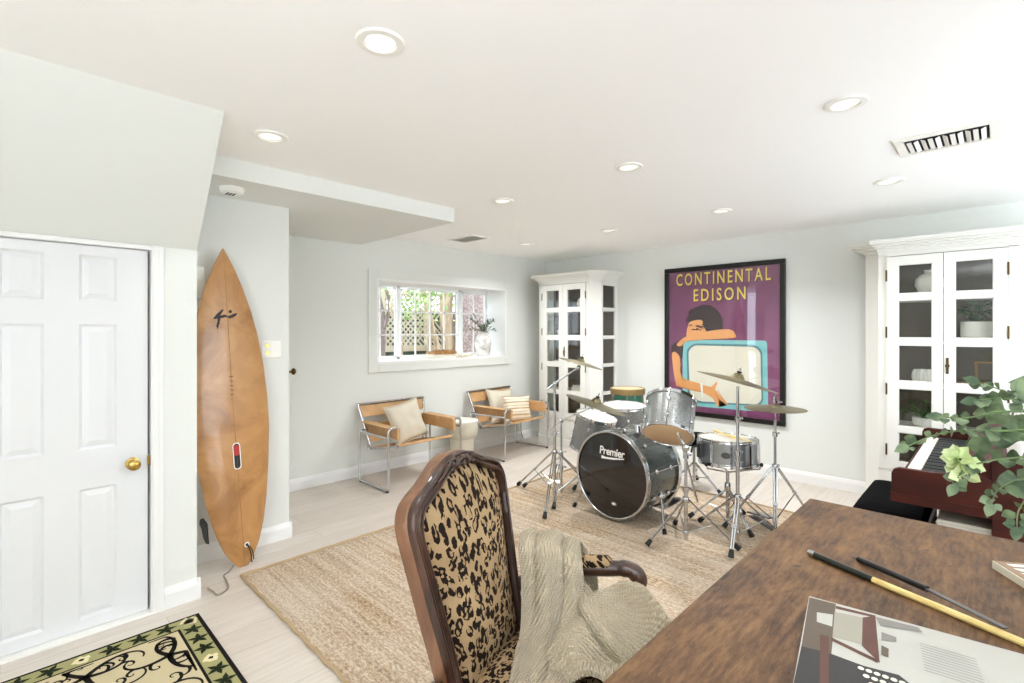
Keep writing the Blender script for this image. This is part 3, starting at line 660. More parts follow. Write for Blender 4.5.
# ================================================================ GLASS CABINETS
def cabinet(name, label, cx):
    """front at local y=0 facing -y; back against the wall at y=.45"""
    r = thing(name, label, 'cabinet', (cx, 4.95, 0)); W, C, D = .40, .10, .448
    foot = [(-W, 0), (W, 0), (W+C, C), (W+C, D), (-W-C, D), (-W-C, C)]
    def pris(b, z0, z1, off=0.0, op=None):
        p = [(-W-off*.41, -off), (W+off*.41, -off), (W+C+off, C-off*.41), (W+C+off, D), (-W-C-off, D), (-W-C-off, C-off*.41)]
        b.prism(p, (0, 0, z0), (1, 0, 0), (0, 1, 0), z1-z0)
    b = MB(); pris(b, 0, .10, .015); pris(b, .10, .355); pris(b, 2.055, 2.09)
    # stiles at the corners of the glazed part
    for s_ in (-1, 1):
        b.prism([(s_*.345, 0), (s_*W, 0), (s_*(W+C), C), (s_*(W+C), C+.03), (s_*(W+C-.02), C+.03), (s_*(W-.01), .025), (s_*.345, .025)][::s_], (0, 0, .35), (1, 0, 0), (0, 1, 0), 1.71)
        b.box(min(s_*(W+C), s_*(W+C-.02)), max(s_*(W+C), s_*(W+C-.02)), D-.06, D, .35, 2.06)
        for z in (.355, .69, 1.03, 1.37, 1.71, 2.02): b.box(min(s_*(W+C), s_*(W+C-.02)), max(s_*(W+C), s_*(W+C-.02)), C+.02, D-.05, z-.005 if z > .4 else z, z+.035)
    b.build('carcass', 'cabinet_white', r, smooth=False)
    b = MB()
    for z, o1 in ((2.085, .01), (2.10, .022), (2.115, .045), (2.13, .075), (2.145, .105), (2.158, .11)): pris(b, z, z+.022, o1)
    b.build('cornice', 'cabinet_white', r, smooth=False, bevel=.004)
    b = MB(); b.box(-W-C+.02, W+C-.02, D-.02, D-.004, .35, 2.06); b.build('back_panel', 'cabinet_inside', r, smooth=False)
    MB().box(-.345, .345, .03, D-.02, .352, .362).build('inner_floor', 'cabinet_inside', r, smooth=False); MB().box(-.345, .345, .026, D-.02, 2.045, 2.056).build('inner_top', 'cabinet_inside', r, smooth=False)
    for z in (.70, 1.04, 1.38, 1.72):
        b = MB(); b.prism([(-.345, .03), (.345, .03), (W+C-.025, C+.03), (W+C-.025, D-.02), (-W-C+.025, D-.02), (-W-C+.025, C+.03)], (0, 0, z-.02), (1, 0, 0), (0, 1, 0), .018)
        b.build('shelf', 'cabinet_white', r, smooth=False)
    for s_ in (-1, 1):
        b = MB(); b.box(min(s_*(W+C-.009), s_*(W+C-.012)), max(s_*(W+C-.009), s_*(W+C-.012)), C+.02, D-.05, .37, 2.03); b.build('side_glass', 'cabinet_glass', r, smooth=False)
    zr = [(.43, .665), (.712, 1.01), (1.068, 1.35), (1.405, 1.70), (1.752, 1.98)]
    for s_ in (-1, 1):
        x0, x1 = (-.343, -.002) if s_ < 0 else (.002, .343); g0, g1 = x0+.072, x1-.062
        if s_ > 0: g0, g1 = x0+.062, x1-.072
        b = MB(); b.box(x0, g0, -.018, .004, .362, 2.048); b.box(g1, x1, -.018, .004, .362, 2.048)
        zz = [.362]+[q for p in zr for q in p]+[2.048]
        for k in range(0, len(zz), 2): b.box(g0, g1, -.018, .004, zz[k], zz[k+1])
        for z0, z1 in zr:   # thin glazing bead round each pane
            for q in ((g0, g0+.006, z0, z1), (g1-.006, g1, z0, z1), (g0, g1, z0, z0+.006), (g0, g1, z1-.006, z1)): b.box(q[0], q[1], -.012, .0, q[2], q[3])
        d = b.build('door', 'cabinet_white', r, smooth=False)
        b = MB(); b.box(g0-.004, g1+.004, -.005, -.002, .42, 1.99); b.build('pane', 'cabinet_glass', d, smooth=False)
        for z in (.52, 1.0, 1.45, 1.9):
            hx = x0-.002 if s_ < 0 else x1+.002
            MB().box(hx-.006, hx+.006, -.021, -.016, z-.045, z+.045).build('hinge', 'old_brass', d, smooth=False)
    b = MB(); b.lathe([(0, 0), (.012, 0), (.014, -.002), (0, -.004)], (.022, -.018, 1.20), (0, 1, 0), 12); b.box(.014, .030, -.021, -.018, 1.14, 1.26)
    b.tube(catmull([(.022, -.022, 1.235), (.026, -.034, 1.22), (.022, -.038, 1.20), (.018, -.032, 1.185), (.022, -.024, 1.17)], 4), .0035, 8)
    b.ell((.022, -.03, 1.165), .006, .006, .012); b.build('handle', 'old_brass', r)
    for x0, x1 in ((-.34, -.01), (.01, .34)):
        b = MB(); b.box(x0, x1, -.014, .002, .125, .335); dw = b.build('drawer', 'cabinet_white', r, smooth=False, bevel=.004)
        b = MB(); b.lathe([(0, -.04), (.011, -.038), (.013, -.03), (.006, -.024), (.006, -.014)], ((x0+x1)/2, 0, .23), (0, 1, 0), 14); b.build('knob', 'old_brass', dw)
    # drawer front back plate
    return r
cabinet('glass_cabinet', 'tall white glass-fronted cabinet with chamfered corners, in the room corner behind the cymbals', -3.915)
cabinet('glass_cabinet', 'tall white glass-fronted cabinet holding potted plants, against the wall behind the piano', -.294)

def pot_vase(name, label, prof, loc, material, cat='vase'):
    r = thing(name, label, cat, loc); b = MB(); b.lathe(prof, n=32); b.build('body', material, r); return r
def book(name, label, loc, w_, d_, h_, cover, rz=0, parent=None):
    r = thing(name, label, 'book', loc, rz); b = MB()
    b.box(-w_/2, w_/2, -d_/2, d_/2, 0, .003); b.box(-w_/2, w_/2, -d_/2, d_/2, h_-.003, h_); b.box(-w_/2, -w_/2+.003, -d_/2, d_/2, .003, h_-.003); b.build('cover', cover, r, smooth=False)
    MB().box(-w_/2+.003, w_/2-.006, -d_/2+.005, d_/2-.005, .003, h_-.003).build('pages', 'paper_edge', r, smooth=False); return r
def foliage(name, parent, c, R_, n, L, W, material, up=.5, stems=10, stemmat='stem_green'):
    b = MB(); s_ = MB(); c = Vector(c); random.seed(int(abs(c.x*977+c.z*331))+n)
    for k in range(stems):
        a = random.uniform(0, 2*PI); el = random.uniform(up*.4, 1.35); d = Vector((math.cos(a)*math.cos(el), math.sin(a)*math.cos(el), math.sin(el)))
        p1 = c+Vector((d.x*R_[0], d.y*R_[1], d.z*R_[2])); mid = c+(p1-c)*.5+Vector((0, 0, R_[2]*.12)); path = catmull([c, mid, p1], 6)
        s_.tube(path, .0016, 5)
        m_ = max(2, n//stems)
        for j in range(m_):
            q = path[min(len(path)-1, int(2+(len(path)-2)*j/m_))]
            dd = (d*.6+Vector((random.uniform(-1, 1), random.uniform(-1, 1), random.uniform(-.6, .8)))).normalized()
            b.leaf(q, dd, (random.uniform(-.5, .5), random.uniform(-.5, .5), 1), L*random.uniform(.7, 1.2), W*random.uniform(.7, 1.1))
    b.build(name, material, parent); s_.build('stems', stemmat, parent)
CY = 5.14
book('book', 'flat white book under the round vase on the top cabinet shelf', (-.42, CY, 1.72), .24, .17, .022, 'paper')
pot_vase('round_vase', 'round white vase on the top shelf of the cabinet behind the piano', [(0, 0), (.035, 0), (.07, .03), (.093, .08), (.088, .13), (.06, .165), (.032, .178), (.032, .195), (.04, .2), (.03, .198), (.028, .18)], (-.39, CY, 1.742), 'white_ceramic')
book('book', 'flat cream book under the leafy white pot, second shelf', (-.11, CY, 1.38), .26, .2, .03, 'book_cream')
pp = pot_vase('potted_plant', 'leafy green plant in a tall white pot on the second cabinet shelf', [(0, .0), (.078, 0), (.088, .01), (.088, .12), (.082, .12), (.08, .105), (0, .10)], (-.12, CY, 1.41), 'white_ceramic', 'plant')
foliage('foliage', pp, (0, 0, .1), (.15, .1, .16), 110, .045, .035, 'olive_leaf', stems=18)
rb = thing('ribbed_bowl', 'white ribbed ceramic bowl on the third cabinet shelf', 'bowl', (-.42, CY, 1.04))
b = MB(); b.lathe([(0, .002), (.055, 0), (.07, .02), (.075, .06), (.07, .10), (.062, .115), (.055, .11), (.055, .03), (0, .02)], n=32); b.build('bowl', 'white_ceramic', rb)
b = MB()
for k in range(20):
    a = 2*PI*k/20; c_, s_ = math.cos(a), math.sin(a)
    b.tube([(r_*c_, r_*s_, z) for r_, z in ((.062, .008), (.076, .035), (.078, .06), (.074, .09), (.064, .112))], .006, 6)
b.build('ribs', 'white_ceramic', rb)
pp = pot_vase('potted_fern', 'green fern in a low white bowl on the fourth cabinet shelf', [(0, 0), (.07, 0), (.088, .02), (.09, .075), (.083, .075), (.08, .06), (0, .055)], (-.41, CY, .70), 'white_ceramic', 'plant')
foliage('fronds', pp, (0, 0, .06), (.20, .12, .15), 260, .042, .012, 'fern_leaf', stems=26)
pf = thing('small_picture', 'small picture frame leaning in the third shelf on the handle side', 'picture', (-.05, CY+.08, 1.04), rot=(math.radians(-14), 0, math.radians(12)))
MB().box(-.075, .075, -.008, .008, 0, .19).build('frame', 'tray_wood', pf, smooth=False, bevel=.002); MB().box(-.06, .06, -.010, -.008, .015, .175).build('picture', 'page_photo_desk', pf, smooth=False)
book('book', 'tan book leaning on the third cabinet shelf', (-.13, CY-.03, 1.04), .2, .15, .035, 'book_brown', .3)
book('book', 'dark photo book lying on the lowest cabinet shelf behind the piano', (-.42, CY, .362), .24, .17, .05, 'page_photo_black')
# contents of the corner cabinet
LX = -3.915
pot_vase('round_vase', 'round white vase on the top shelf of the corner cabinet', [(0, 0), (.04, 0), (.08, .04), (.09, .09), (.075, .14), (.04, .165), (.035, .18), (.045, .19), (.03, .185)], (LX+.17, CY, 1.72), 'white_ceramic')
for k, (w_, h_, m_, lb) in enumerate(((.26, .03, 'book_cream', 'cream book, lowest of the stack on the fourth shelf of the corner cabinet'), (.24, .028, 'paper', 'white book, middle of the stack on the fourth shelf of the corner cabinet'), (.22, .024, 'book_blue', 'pale blue book on top of the stack on the fourth shelf of the corner cabinet'))):
    book('book', lb, (LX+.17, CY, .70+sum((.03, .028, .024)[:k])), w_, .18, h_, m_, .05*k)
pp = pot_vase('potted_plant', 'small leafy plant in a white pot on the second shelf of the corner cabinet', [(0, 0), (.05, 0), (.065, .09), (.06, .09), (.055, .08), (0, .075)], (LX-.18, CY, 1.38), 'white_ceramic', 'plant')
foliage('foliage', pp, (0, 0, .08), (.1, .08, .14), 80, .04, .026, 'olive_leaf', stems=14)
pot_vase('ceramic_jar', 'tan ceramic jar on the third shelf of the corner cabinet', [(0, 0), (.05, 0), (.07, .04), (.06, .09), (.03, .11), (.035, .12), (0, .12)], (LX+.16, CY, 1.04), 'book_brown', 'jar')
book('book', 'white paperback lying on the lowest shelf of the corner cabinet', (LX+.15, CY, .362), .24, .17, .05, 'paper')
book('book', 'cream book lying on the third shelf of the corner cabinet', (LX-.17, CY, 1.04), .22, .16, .04, 'book_cream')

# ================================================================ POSTER
po = thing('framed_poster', 'large black-framed purple poster lettered CONTINENTAL EDISON, with a figure leaning on a television', 'poster', (-2.13, 5.398, 1.347))
PW, PH = 1.273/2, 1.652/2
b = MB()
for q in ((-PW, PW, PH-.05, PH), (-PW, PW, -PH, -PH+.05), (-PW, -PW+.05, -PH+.05, PH-.05), (PW-.05, PW, -PH+.05, PH-.05)): b.box(q[0], q[1], -.035, -.001, q[2], q[3])
b.build('frame', 'frame_black', po, smooth=False, bevel=.004)
MB().box(-PW+.04, PW-.04, -.012, -.003, -PH+.04, PH-.04).build('print', 'poster_purple', po, smooth=False)
ART = {
'hair':[(-0.386, 0.229), (-0.339, 0.305), (-0.355, 0.336), (-0.276, 0.372), (-0.191, 0.399), (-0.093, 0.38), (-0.005, 0.297), (0.024, 0.194), (0.002, 0.107), (-0.161, 0.084), (-0.206, 0.227), (-0.323, 0.213)],
'face':[(-0.378, 0.053), (-0.363, 0.168), (-0.323, 0.221), (-0.206, 0.233), (-0.188, 0.167), (-0.158, 0.119), (-0.161, 0.077), (-0.299, 0.046)],
'forearm':[(-0.492, -0.041), (-0.395, 0.045), (-0.161, 0.107), (0.088, 0.132), (0.156, 0.076), (0.13, 0.038), (-0.161, 0.02), (-0.363, 0.003), (-0.443, -0.056)],
'eye':[(-0.265, 0.149), (-0.206, 0.125), (-0.213, 0.117), (-0.265, 0.137)], 'brow':[(-0.276, 0.17), (-0.184, 0.144), (-0.184, 0.137), (-0.276, 0.163)],
'shirt':[(-0.552, -0.144), (-0.558, -0.06), (-0.496, -0.009), (-0.426, 0.033), (-0.383, 0.009), (-0.426, -0.057), (-0.426, -0.19), (-0.46, -0.183)],
'arm':[(-0.552, -0.144), (-0.46, -0.178), (-0.431, -0.405), (-0.207, -0.474), (-0.199, -0.558), (-0.46, -0.523), (-0.513, -0.46)],
'hand':[(-0.215, -0.474), (-0.102, -0.494), (-0.038, -0.427), (-0.034, -0.455), (-0.059, -0.515), (0.085, -0.669), (0.062, -0.671), (-0.023, -0.614), (-0.015, -0.704), (-0.038, -0.686), (-0.086, -0.612), (-0.19, -0.562)],
'bracelet':[(-0.22, -0.464), (-0.197, -0.46), (-0.188, -0.615), (-0.207, -0.618)],
'tv':[(-0.426, -0.024), (-0.34, 0.013), (0.447, 0.017), (0.465, -0.009), (0.474, -0.64), (0.426, -0.689), (0.285, -0.71), (-0.29, -0.72), (-0.426, -0.669)],
'bezel':[(-0.378, -0.089), (-0.298, -0.025), (0.356, -0.026), (0.419, -0.084), (0.429, -0.601), (0.384, -0.65), (-0.273, -0.686), (-0.366, -0.605)],
'screen':[(-0.357, -0.105), (-0.29, -0.046), (0.342, -0.049), (0.401, -0.099), (0.412, -0.587), (0.37, -0.636), (-0.24, -0.663), (-0.34, -0.595)]}
lay = [('tv', 'poster_teal', 0), ('bezel', 'poster_teal_dark', 0), ('screen', 'poster_cream', 0), ('shirt', 'poster_shirt', 1), ('arm', 'poster_skin', 1), ('hand', 'poster_skin', 0), ('bracelet', 'paper', 0), ('hair', 'poster_hair', 1), ('face', 'poster_skin', 1), ('eye', 'poster_hair', 0), ('brow', 'poster_hair', 0), ('forearm', 'poster_skin', 1)]
names = {'tv': 'printed_television', 'bezel': 'printed_bezel', 'screen': 'printed_screen', 'shirt': 'printed_shirt', 'arm': 'printed_arm', 'hand': 'printed_hand', 'bracelet': 'printed_bracelet', 'hair': 'printed_hair', 'face': 'printed_face', 'eye': 'printed_eye', 'brow': 'printed_brow', 'forearm': 'printed_forearm'}
for i, (k, m_, sm) in enumerate(lay):
    P = ART[k]
    if sm: P = [(p.x, p.y) for p in catmull(P, 4, True)]
    if k in ('tv', 'bezel', 'screen'): P = [(p.x, p.y) for p in fillet([(x, y, 0) for x, y in P], .07, 5, True)]
    P = [(max(-.583, min(.583, x)), max(-.775, min(.775, y))) for x, y in P]
    b = MB(); b.face([b.pt((x, -.0122-.0003*i, z)) for x, z in P]); bmesh.ops.triangulate(b.bm, faces=b.bm.faces); b.build(names[k], m_, po, smooth=False)
b = MB()   # curls, finger lines, forearm outline
for k in range(26):
    a = k*.61; x, z = -.19+.17*math.cos(a)*(.6+.4*math.sin(k)), .255+.13*math.sin(a*1.3)
    b.face([b.pt((x+dx, -.0162, z+dz)) for dx, dz in ((-.03, 0), (0, .012), (.032, .003), (0, -.004))])
b.build('printed_curls', 'poster_shadow', po, smooth=False)
b = MB()
for (x0, z0, x1, z1) in ((-.16, .02, .13, .038), (-.36, .003, -.16, .02), (-.49, -.03, -.42, .01), (-.46, -.05, -.40, .0), (-.03, -.52, .06, -.66), (-.06, -.55, .0, -.66), (-.51, -.46, -.46, -.52), (-.46, -.52, -.2, -.555)):
    d = Vector((x1-x0, 0, z1-z0)).normalized(); n_ = Vector((-d.z, 0, d.x))*.0022; A, B = Vector((x0, -.0163, z0)), Vector((x1, -.0163, z1)); b.face([b.pt(p) for p in (A-n_, B-n_, B+n_, A+n_)])
b.build('printed_lines', 'poster_skin_dark', po, smooth=False)
for dx, m_, yy in ((.008, 'poster_shadow', -.0128), (0, 'poster_yellow', -.0134)):
    text_mesh('CONTINENTAL', (-.50+dx, yy, .622-dx), (1, 0, 0), (0, 0, 1), 1.0, .136, 0, 'lettering', m_, po, bold=.012, spacing=1.35)
    text_mesh('EDISON', (-.297+dx, yy, .440-dx), (1, 0, 0), (0, 0, 1), .555, .136, 0, 'lettering', m_, po, bold=.012, spacing=1.35)
MB().box(-PW+.045, PW-.045, -.0215, -.0195, -PH+.045, PH-.045).build('glass_sheet', 'window_glass', po, smooth=False)

# ================================================================ TUBE AND LEATHER CHAIRS
def strip(b, pts, w0, w1, ax=(0, 1, 0), th=.004, axis_off=0):
    """a leather band following pts (x,z), spanning w0..w1 along y"""
    n = len(pts); T = []; B = []
    for i, (x, z) in enumerate(pts):
        d = Vector((pts[min(i+1, n-1)][0]-pts[max(i-1, 0)][0], 0, pts[min(i+1, n-1)][1]-pts[max(i-1, 0)][1])).normalized(); nn = Vector((-d.z, 0, d.x))*th/2; p = Vector((x, 0, z))
        T.append((b.pt(p+nn+Vector((0, w0, 0))), b.pt(p+nn+Vector((0, w1, 0))))); B.append((b.pt(p-nn+Vector((0, w0, 0))), b.pt(p-nn+Vector((0, w1, 0)))))
    for i in range(n-1):
        b.face([T[i][0], T[i][1], T[i+1][1], T[i+1][0]]); b.face([B[i][0], B[i+1][0], B[i+1][1], B[i][1]])
        b.face([T[i][0], T[i+1][0], B[i+1][0], B[i][0]]); b.face([T[i][1], B[i][1], B[i+1][1], T[i+1][1]])
    for q in (0, -1): b.face([T[q][0], B[q][0], B[q][1], T[q][1]])
def tube_chair(label, loc):
    r = thing('tubular_armchair', label, 'chair', loc, group='tan leather tube chairs under the window'); R_ = .0115
    for s_ in (-1, 1):
        y, yi = s_*.42, s_*.325
        b = MB()
        b.tube(fillet([(-.25, y, .50), (-.25, y, .013), (.27, y, .013), (.27, y, .575), (.27, yi, .575), (.27, yi, .44)], .045, 6), R_, 10)
        b.build('side_frame', 'chrome', r)
        b = MB(); b.tube(fillet([(.27, y, .49), (-.25, y, .49), (-.25, yi, .49), (-.25, yi, .30)], .04, 5), R_, 10); b.build('arm_rail', 'chrome', r)
        b = MB(); b.tube(fillet([(.27, yi, .44), (.25, yi, .40), (-.19, yi, .31), (-.335, y*.93, .73)], .05, 6), R_, 10); b.build('back_upright', 'chrome', r)
        b = MB()
        strip2 = [(-.24, .47), (.29, .47)]
        b.box(-.27, .285, min(yi-.002*s_, yi+.004*s_), max(yi-.002*s_, yi+.004*s_), .465, .575); b.box(.262, .29, min(yi-.015, yi+.015), max(yi-.015, yi+.015), .462, .572)
        b.box(-.25, .25, min(yi, y), max(yi, y), .575, .579)
        b.build('arm_leather', 'tan_leather', r, smooth=False, bevel=.003)
        for x, z, y_ in ((-.335, .73, .40), (-.19, .312, .33), (.26, .405, .33)): MB().tube([(x, -y_, z), (x, y_, z)], R_, 10).build('cross_tube', 'chrome', r)
    b = MB(); strip(b, [(.272, .40), (.268, .42), (.245, .415), (.1, .362), (-.05, .325), (-.17, .318), (-.19, .326)], -.315, .315); b.build('seat_leather', 'tan_leather', r)
    b = MB(); strip(b, [(-.300, .61), (-.333, .705), (-.345, .742), (-.352, .73), (-.345, .70)], -.385, .385); b.build('back_leather', 'tan_leather', r)
    b = MB(); strip(b, [(-.222, .37), (-.258, .47), (-.280, .54)], -.345, .345); b.build('back_leather', 'tan_leather', r)
    b = MB()
    for x in (-.22, .25):
        for s_ in (-1, 1): b.cyl((x, s_*.42, .0), (x, s_*.42, .018), .014, n=10)
    b.build('glide', 'rubber', r); return r
c1 = tube_chair('tan leather and chrome tube armchair with one plain cushion, nearer the surfboard', (-4.20, 2.86, 0))
dup(c1, (-4.24, 4.32, 0), .09, 'tan leather and chrome tube armchair with two cushions, beside the corner cabinet')
def cushion(name, label, loc, W, H, T, rot, material, group=None):
    r = thing(name, label, 'cushion', loc, rot=rot, group=group); b = MB()
    def f(sgn):
        def g(u, v):
            x, z = 2*u-1, 2*v-1; px = x*(1-.10*(1-z*z)*1.0+.02*abs(z)**6); pz_ = z*(1-.10*(1-x*x)+.02*abs(x)**6)
            t_ = (max(0, (1-x**4))*max(0, (1-z**4)))**.5
            wr = .012*noise.noise(Vector((x*2.2, z*2.2, sgn+W*9)))*t_
            return (px*W/2, sgn*(T/2*t_)+wr, H/2+pz_*H/2)
        return g
    b.grid(f(1), 18, 18); b.grid(f(-1), 18, 18); bmesh.ops.remove_doubles(b.bm, verts=b.bm.verts, dist=.0005)
    b.build('cover', material, r, sub=1)
    b = MB(); pts = []
    for (x0, z0, x1, z1) in ((-1, -1, 1, -1), (1, -1, 1, 1), (1, 1, -1, 1), (-1, 1, -1, -1)):
        for k in range(14):
            x, z = x0+(x1-x0)*k/14, z0+(z1-z0)*k/14; px = x*(1-.10*(1-z*z)+.02*abs(z)**6); q = z*(1-.10*(1-x*x)+.02*abs(x)**6); pts.append((px*W/2, 0, H/2+q*H/2))
    b.tube(pts, .0045, 6, closed=True); b.build('piping', material, r); return r
cushion('cushion', 'plain cream linen cushion tipped on one corner, on the armchair nearer the surfboard', (-4.28, 2.95, .335), .44, .42, .13, (math.radians(-18), math.radians(-9), PI/2+.15), 'cream_linen')
cushion('cushion', 'plain cream cushion standing behind the striped one', (-4.37, 4.36, .335), .44, .42, .11, (math.radians(-20), math.radians(4), PI/2), 'cream_linen')
cushion('cushion', 'cream and tan striped cushion at the front of the armchair by the corner cabinet', (-4.20, 4.43, .345), .44, .33, .12, (math.radians(-14), math.radians(3), PI/2-.1), 'striped_linen')
# drum shaped stool
sl = thing('ceramic_stool', 'cream ceramic drum stool with a waisted base between the two armchairs', 'stool', (-4.38, 3.68, 0))
b = MB(); b.lathe([(0, 0), (.125, 0), (.13, .02), (.135, .20), (.14, .245), (.165, .27), (.178, .31), (.182, .40), (.182, .425), (.172, .438)], n=40); b.build('pedestal', 'cream_linen', sl)
b = MB(); b.lathe([(0, .452), (.16, .452), (.18, .448), (.184, .440), (.18, .434), (0, .434)], n=40); b.build('stool_top', 'white_ceramic', sl)
# ================================================================ WINDOW SILL THINGS
sz = WZ0+.003
va = thing('vase', 'tall white weathered vase with green branches at the end of the window sill', 'vase', (-4.77, 4.36, sz))
b = MB(); b.lathe([(0, 0), (.07, 0), (.085, .02), (.105, .12), (.108, .18), (.09, .24), (.06, .275), (.05, .29), (.062, .31), (.055, .312), (.042, .29), (.04, .25)], n=32); b.build('body', 'white_stone', va)
foliage('foliage', va, (0, 0, .29), (.16, .22, .26), 150, .06, .022, 'olive_leaf', up=.2, stems=18, stemmat='stem_brown')
book('book', 'wide white book under the wooden tray on the window sill', (-4.73, 3.60, sz), .2, .42, .03, 'paper')
book('book', 'grey-white book on the sill between the tray and the bead garland', (-4.76, 3.66, sz+.03), .18, .34, .018, 'book_cream', .08)
ty = thing('wooden_tray', 'small brown wooden tray on top of the sill books', 'tray', (-4.74, 3.68, sz+.048))
b = MB(); b.box(-.07, .07, -.15, .15, 0, .008); b.box(-.075, -.065, -.155, .155, 0, .035); b.box(.065, .075, -.155, .155, 0, .035); b.box(-.065, .065, -.155, -.145, 0, .035); b.box(-.065, .065, .145, .155, 0, .035); b.build('tray_body', 'tray_wood', ty, smooth=False, bevel=.002)
b = MB(); random.seed(5)
for k in range(28): b.ell((random.uniform(-.05, .05), -.14+.28*k/28, .022+random.uniform(0, .022)), .013, .013, .013, n=8, m=6)
tag(b.build('bead_strand', 'tray_wood'), 'heap of small brown wooden beads in the sill tray', 'beads'); bpy.data.objects['bead_strand'].location = (-4.74, 3.68, sz+.048)
bd = MB()
for k in range(46):
    a = k*.55; bd.ell((.045*math.cos(a)*(1-.2*math.sin(k)), -.12+.24*k/46+.01*math.sin(k*3), .014+.016*abs(math.sin(k*1.7))), .0135, .0135, .0135, n=8, m=6)
o = bd.build('bead_garland', 'book_cream'); o.location = (-4.73, 3.98, sz); tag(o, 'cream wooden bead garland coiled on the sill beside the tray', 'garland')

# ================================================================ DRUM KIT
def rot_to(z, spin=0):
    z = Vector(z).normalized(); return (z.to_track_quat('Z', 'Y') @ Matrix.Rotation(spin, 3, 'Z').to_quaternion()).to_euler()
def drum(name, label, loc, axis, R_, D, lugs, shellm, topm, botm, group=None, hoop=.018, spin=0, lugw=.02, full_lug=False, cat='drum'):
    """origin at the centre, top head towards axis"""
    r = thing(name, label, cat, loc, rot=rot_to(axis, spin), group=group)
    b = MB(); b.lathe([(R_*.97, -D/2+.004), (R_*.975, -D/2), (R_*.98, D/2), (R_*.97, D/2-.004)], n=48); b.build('shell', shellm, r)
    for s_ in (-1, 1):
        z = s_*D/2; b = MB(); h0, h1 = z-s_*hoop*.9, z+s_*hoop*.45
        b.lathe([(R_*.985, h0), (R_*1.03, h0), (R_*1.035, h0+s_*.003), (R_*1.02, (h0+h1)/2), (R_*1.035, h1-s_*.004), (R_*1.03, h1), (R_*1.0, h1), (R_*.985, h1-s_*.004), (R_*.985, h0)], n=48)
        b.build('hoop', 'chrome', r)
        b = MB(); b.lathe([(0, z+s_*.003), (R_*.95, z+s_*.003), (R_*.985, z+s_*.0)], n=48); b.build('drumhead', topm if s_ > 0 else botm, r)
    for k in range(lugs):
        a = 2*PI*k/lugs+.2; c_, s_ = math.cos(a), math.sin(a); er = Vector((c_, s_, 0)); et = Vector((-s_, c_, 0)); b = MB()
        if full_lug: b.obox(er*(R_*.98+.010), er, et, (0, 0, 1), .010, .008, D*.38)
        else:
            for q in (1, -1): b.ell(er*(R_*.98+.008)+Vector((0, 0, q*D*.22)), .014, lugw*.7, .017, Matrix((er, et, Vector((0, 0, 1)))).transposed(), 10, 6)
        b.tube([er*(R_*1.02)+Vector((0, 0, -D/2)), er*(R_*1.02)+Vector((0, 0, D/2))], .0032, 6)
        for q in (1, -1): b.cyl(er*(R_*1.02)+Vector((0, 0, q*(D/2+.012))), er*(R_*1.02)+Vector((0, 0, q*(D/2-.022))), .0065, n=8)
        b.build('lug', 'chrome', r)
    return r
RS = .013   # rug surface height
def seg(b, p, q, r0, r1=None): b.cyl(p, q, r0, r1, 10)
def foot_leg(r, hub, ft, r_=.0085, double=True, low=None):
    """one tripod leg from the hub to the floor, with its brace and rubber foot"""
    hub, ft = Vector(hub), Vector(ft); b = MB(); d = (ft-hub).normalized(); side = d.cross(Vector((0, 0, 1))).normalized()
    if double:
        for s_ in (-1, 1): b.tube([hub+side*s_*.010, ft+side*s_*.006], r_*.62, 8)
        b.obox(hub+(ft-hub)*.5, d, side, d.cross(side), .012, .016, .006)
    else: b.tube([hub, ft], r_*.8, 8)
    if low is not None: b.tube([Vector(low), hub+(ft-hub)*.52], r_*.55, 8)
    lg = b.build('leg', 'chrome', r)
    b = MB(); e = ft-d*.012; b.cyl(e-d*.03, e+d*.016, .014, .019, 10); b.build('rubber_foot', 'rubber', lg)
def stand(name, label, loc, feet, hub, top, cat='stand', rtube=.0125, group=None, low_z=.06, double=True, joints=()):
    """feet are (dx, dy) from the pole foot"""
    r = thing(name, label, cat, loc, group=group)
    for fx, fy in feet: 
        d = Vector((fx, fy, 0)).normalized()*.02; foot_leg(r, (d.x, d.y, hub), (fx, fy, .022), double=double, low=(d.x*.9, d.y*.9, low_z+.02))
    b = MB(); seg(b, (0, 0, low_z-.03), (0, 0, top*.58), rtube); b.lathe([(.018, hub-.02), (.022, hub-.015), (.022, hub+.015), (.018, hub+.02)], n=14); b.lathe([(.016, low_z), (.02, low_z+.005), (.02, low_z+.03), (.016, low_z+.035)], n=14)
    b.build('pole', 'chrome', r)
    b = MB(); seg(b, (0, 0, top*.56), (0, 0, top), rtube*.78); b.build('upper_pole', 'chrome', r)
    for z in (top*.58,)+tuple(joints):
        b = MB(); b.lathe([(.010, z-.02), (.019, z-.018), (.019, z+.012), (.010, z+.016)], n=14); b.cyl((.0, .015, z), (0, .042, z), .006, n=8); b.obox((0, .046, z), (1, 0, 0), (0, 1, 0), (0, 0, 1), .017, .005, .006); b.build('clamp', 'chrome', r)
    return r
def cymbal(name, label, c, R_, axis, bell=.16, group='cymbals of the drum kit', sag=.05):
    r = thing(name, label, 'cymbal', c, rot=rot_to(axis), group=group); b = MB(); pr = []
    for i in range(13):
        f = i/12; pr.append((R_*(.02+.98*f) if f else .006, -sag*R_*2*f**1.6+(.14*R_*max(0, 1-(f/bell)**2)**.5 if f < bell else 0)))
    pr2 = [(a, z-.0018) for a, z in pr[::-1]]; b.lathe(pr+pr2, n=48); b.build('cymbal_disc', 'cymbal_bronze', r)
    b = MB(); z = .14*R_; b.lathe([(.0, z), (.016, z), (.016, z+.012), (0, z+.012)], n=12); b.build('felt_washer', 'felt', r)
    b = MB(); b.cyl((0, 0, -.035), (0, 0, z+.04), .0045, n=8); b.obox((0, 0, z+.026), (1, 0, 0), (0, 1, 0), (0, 0, 1), .016, .004, .006); b.build('wing_nut', 'chrome', r); return r
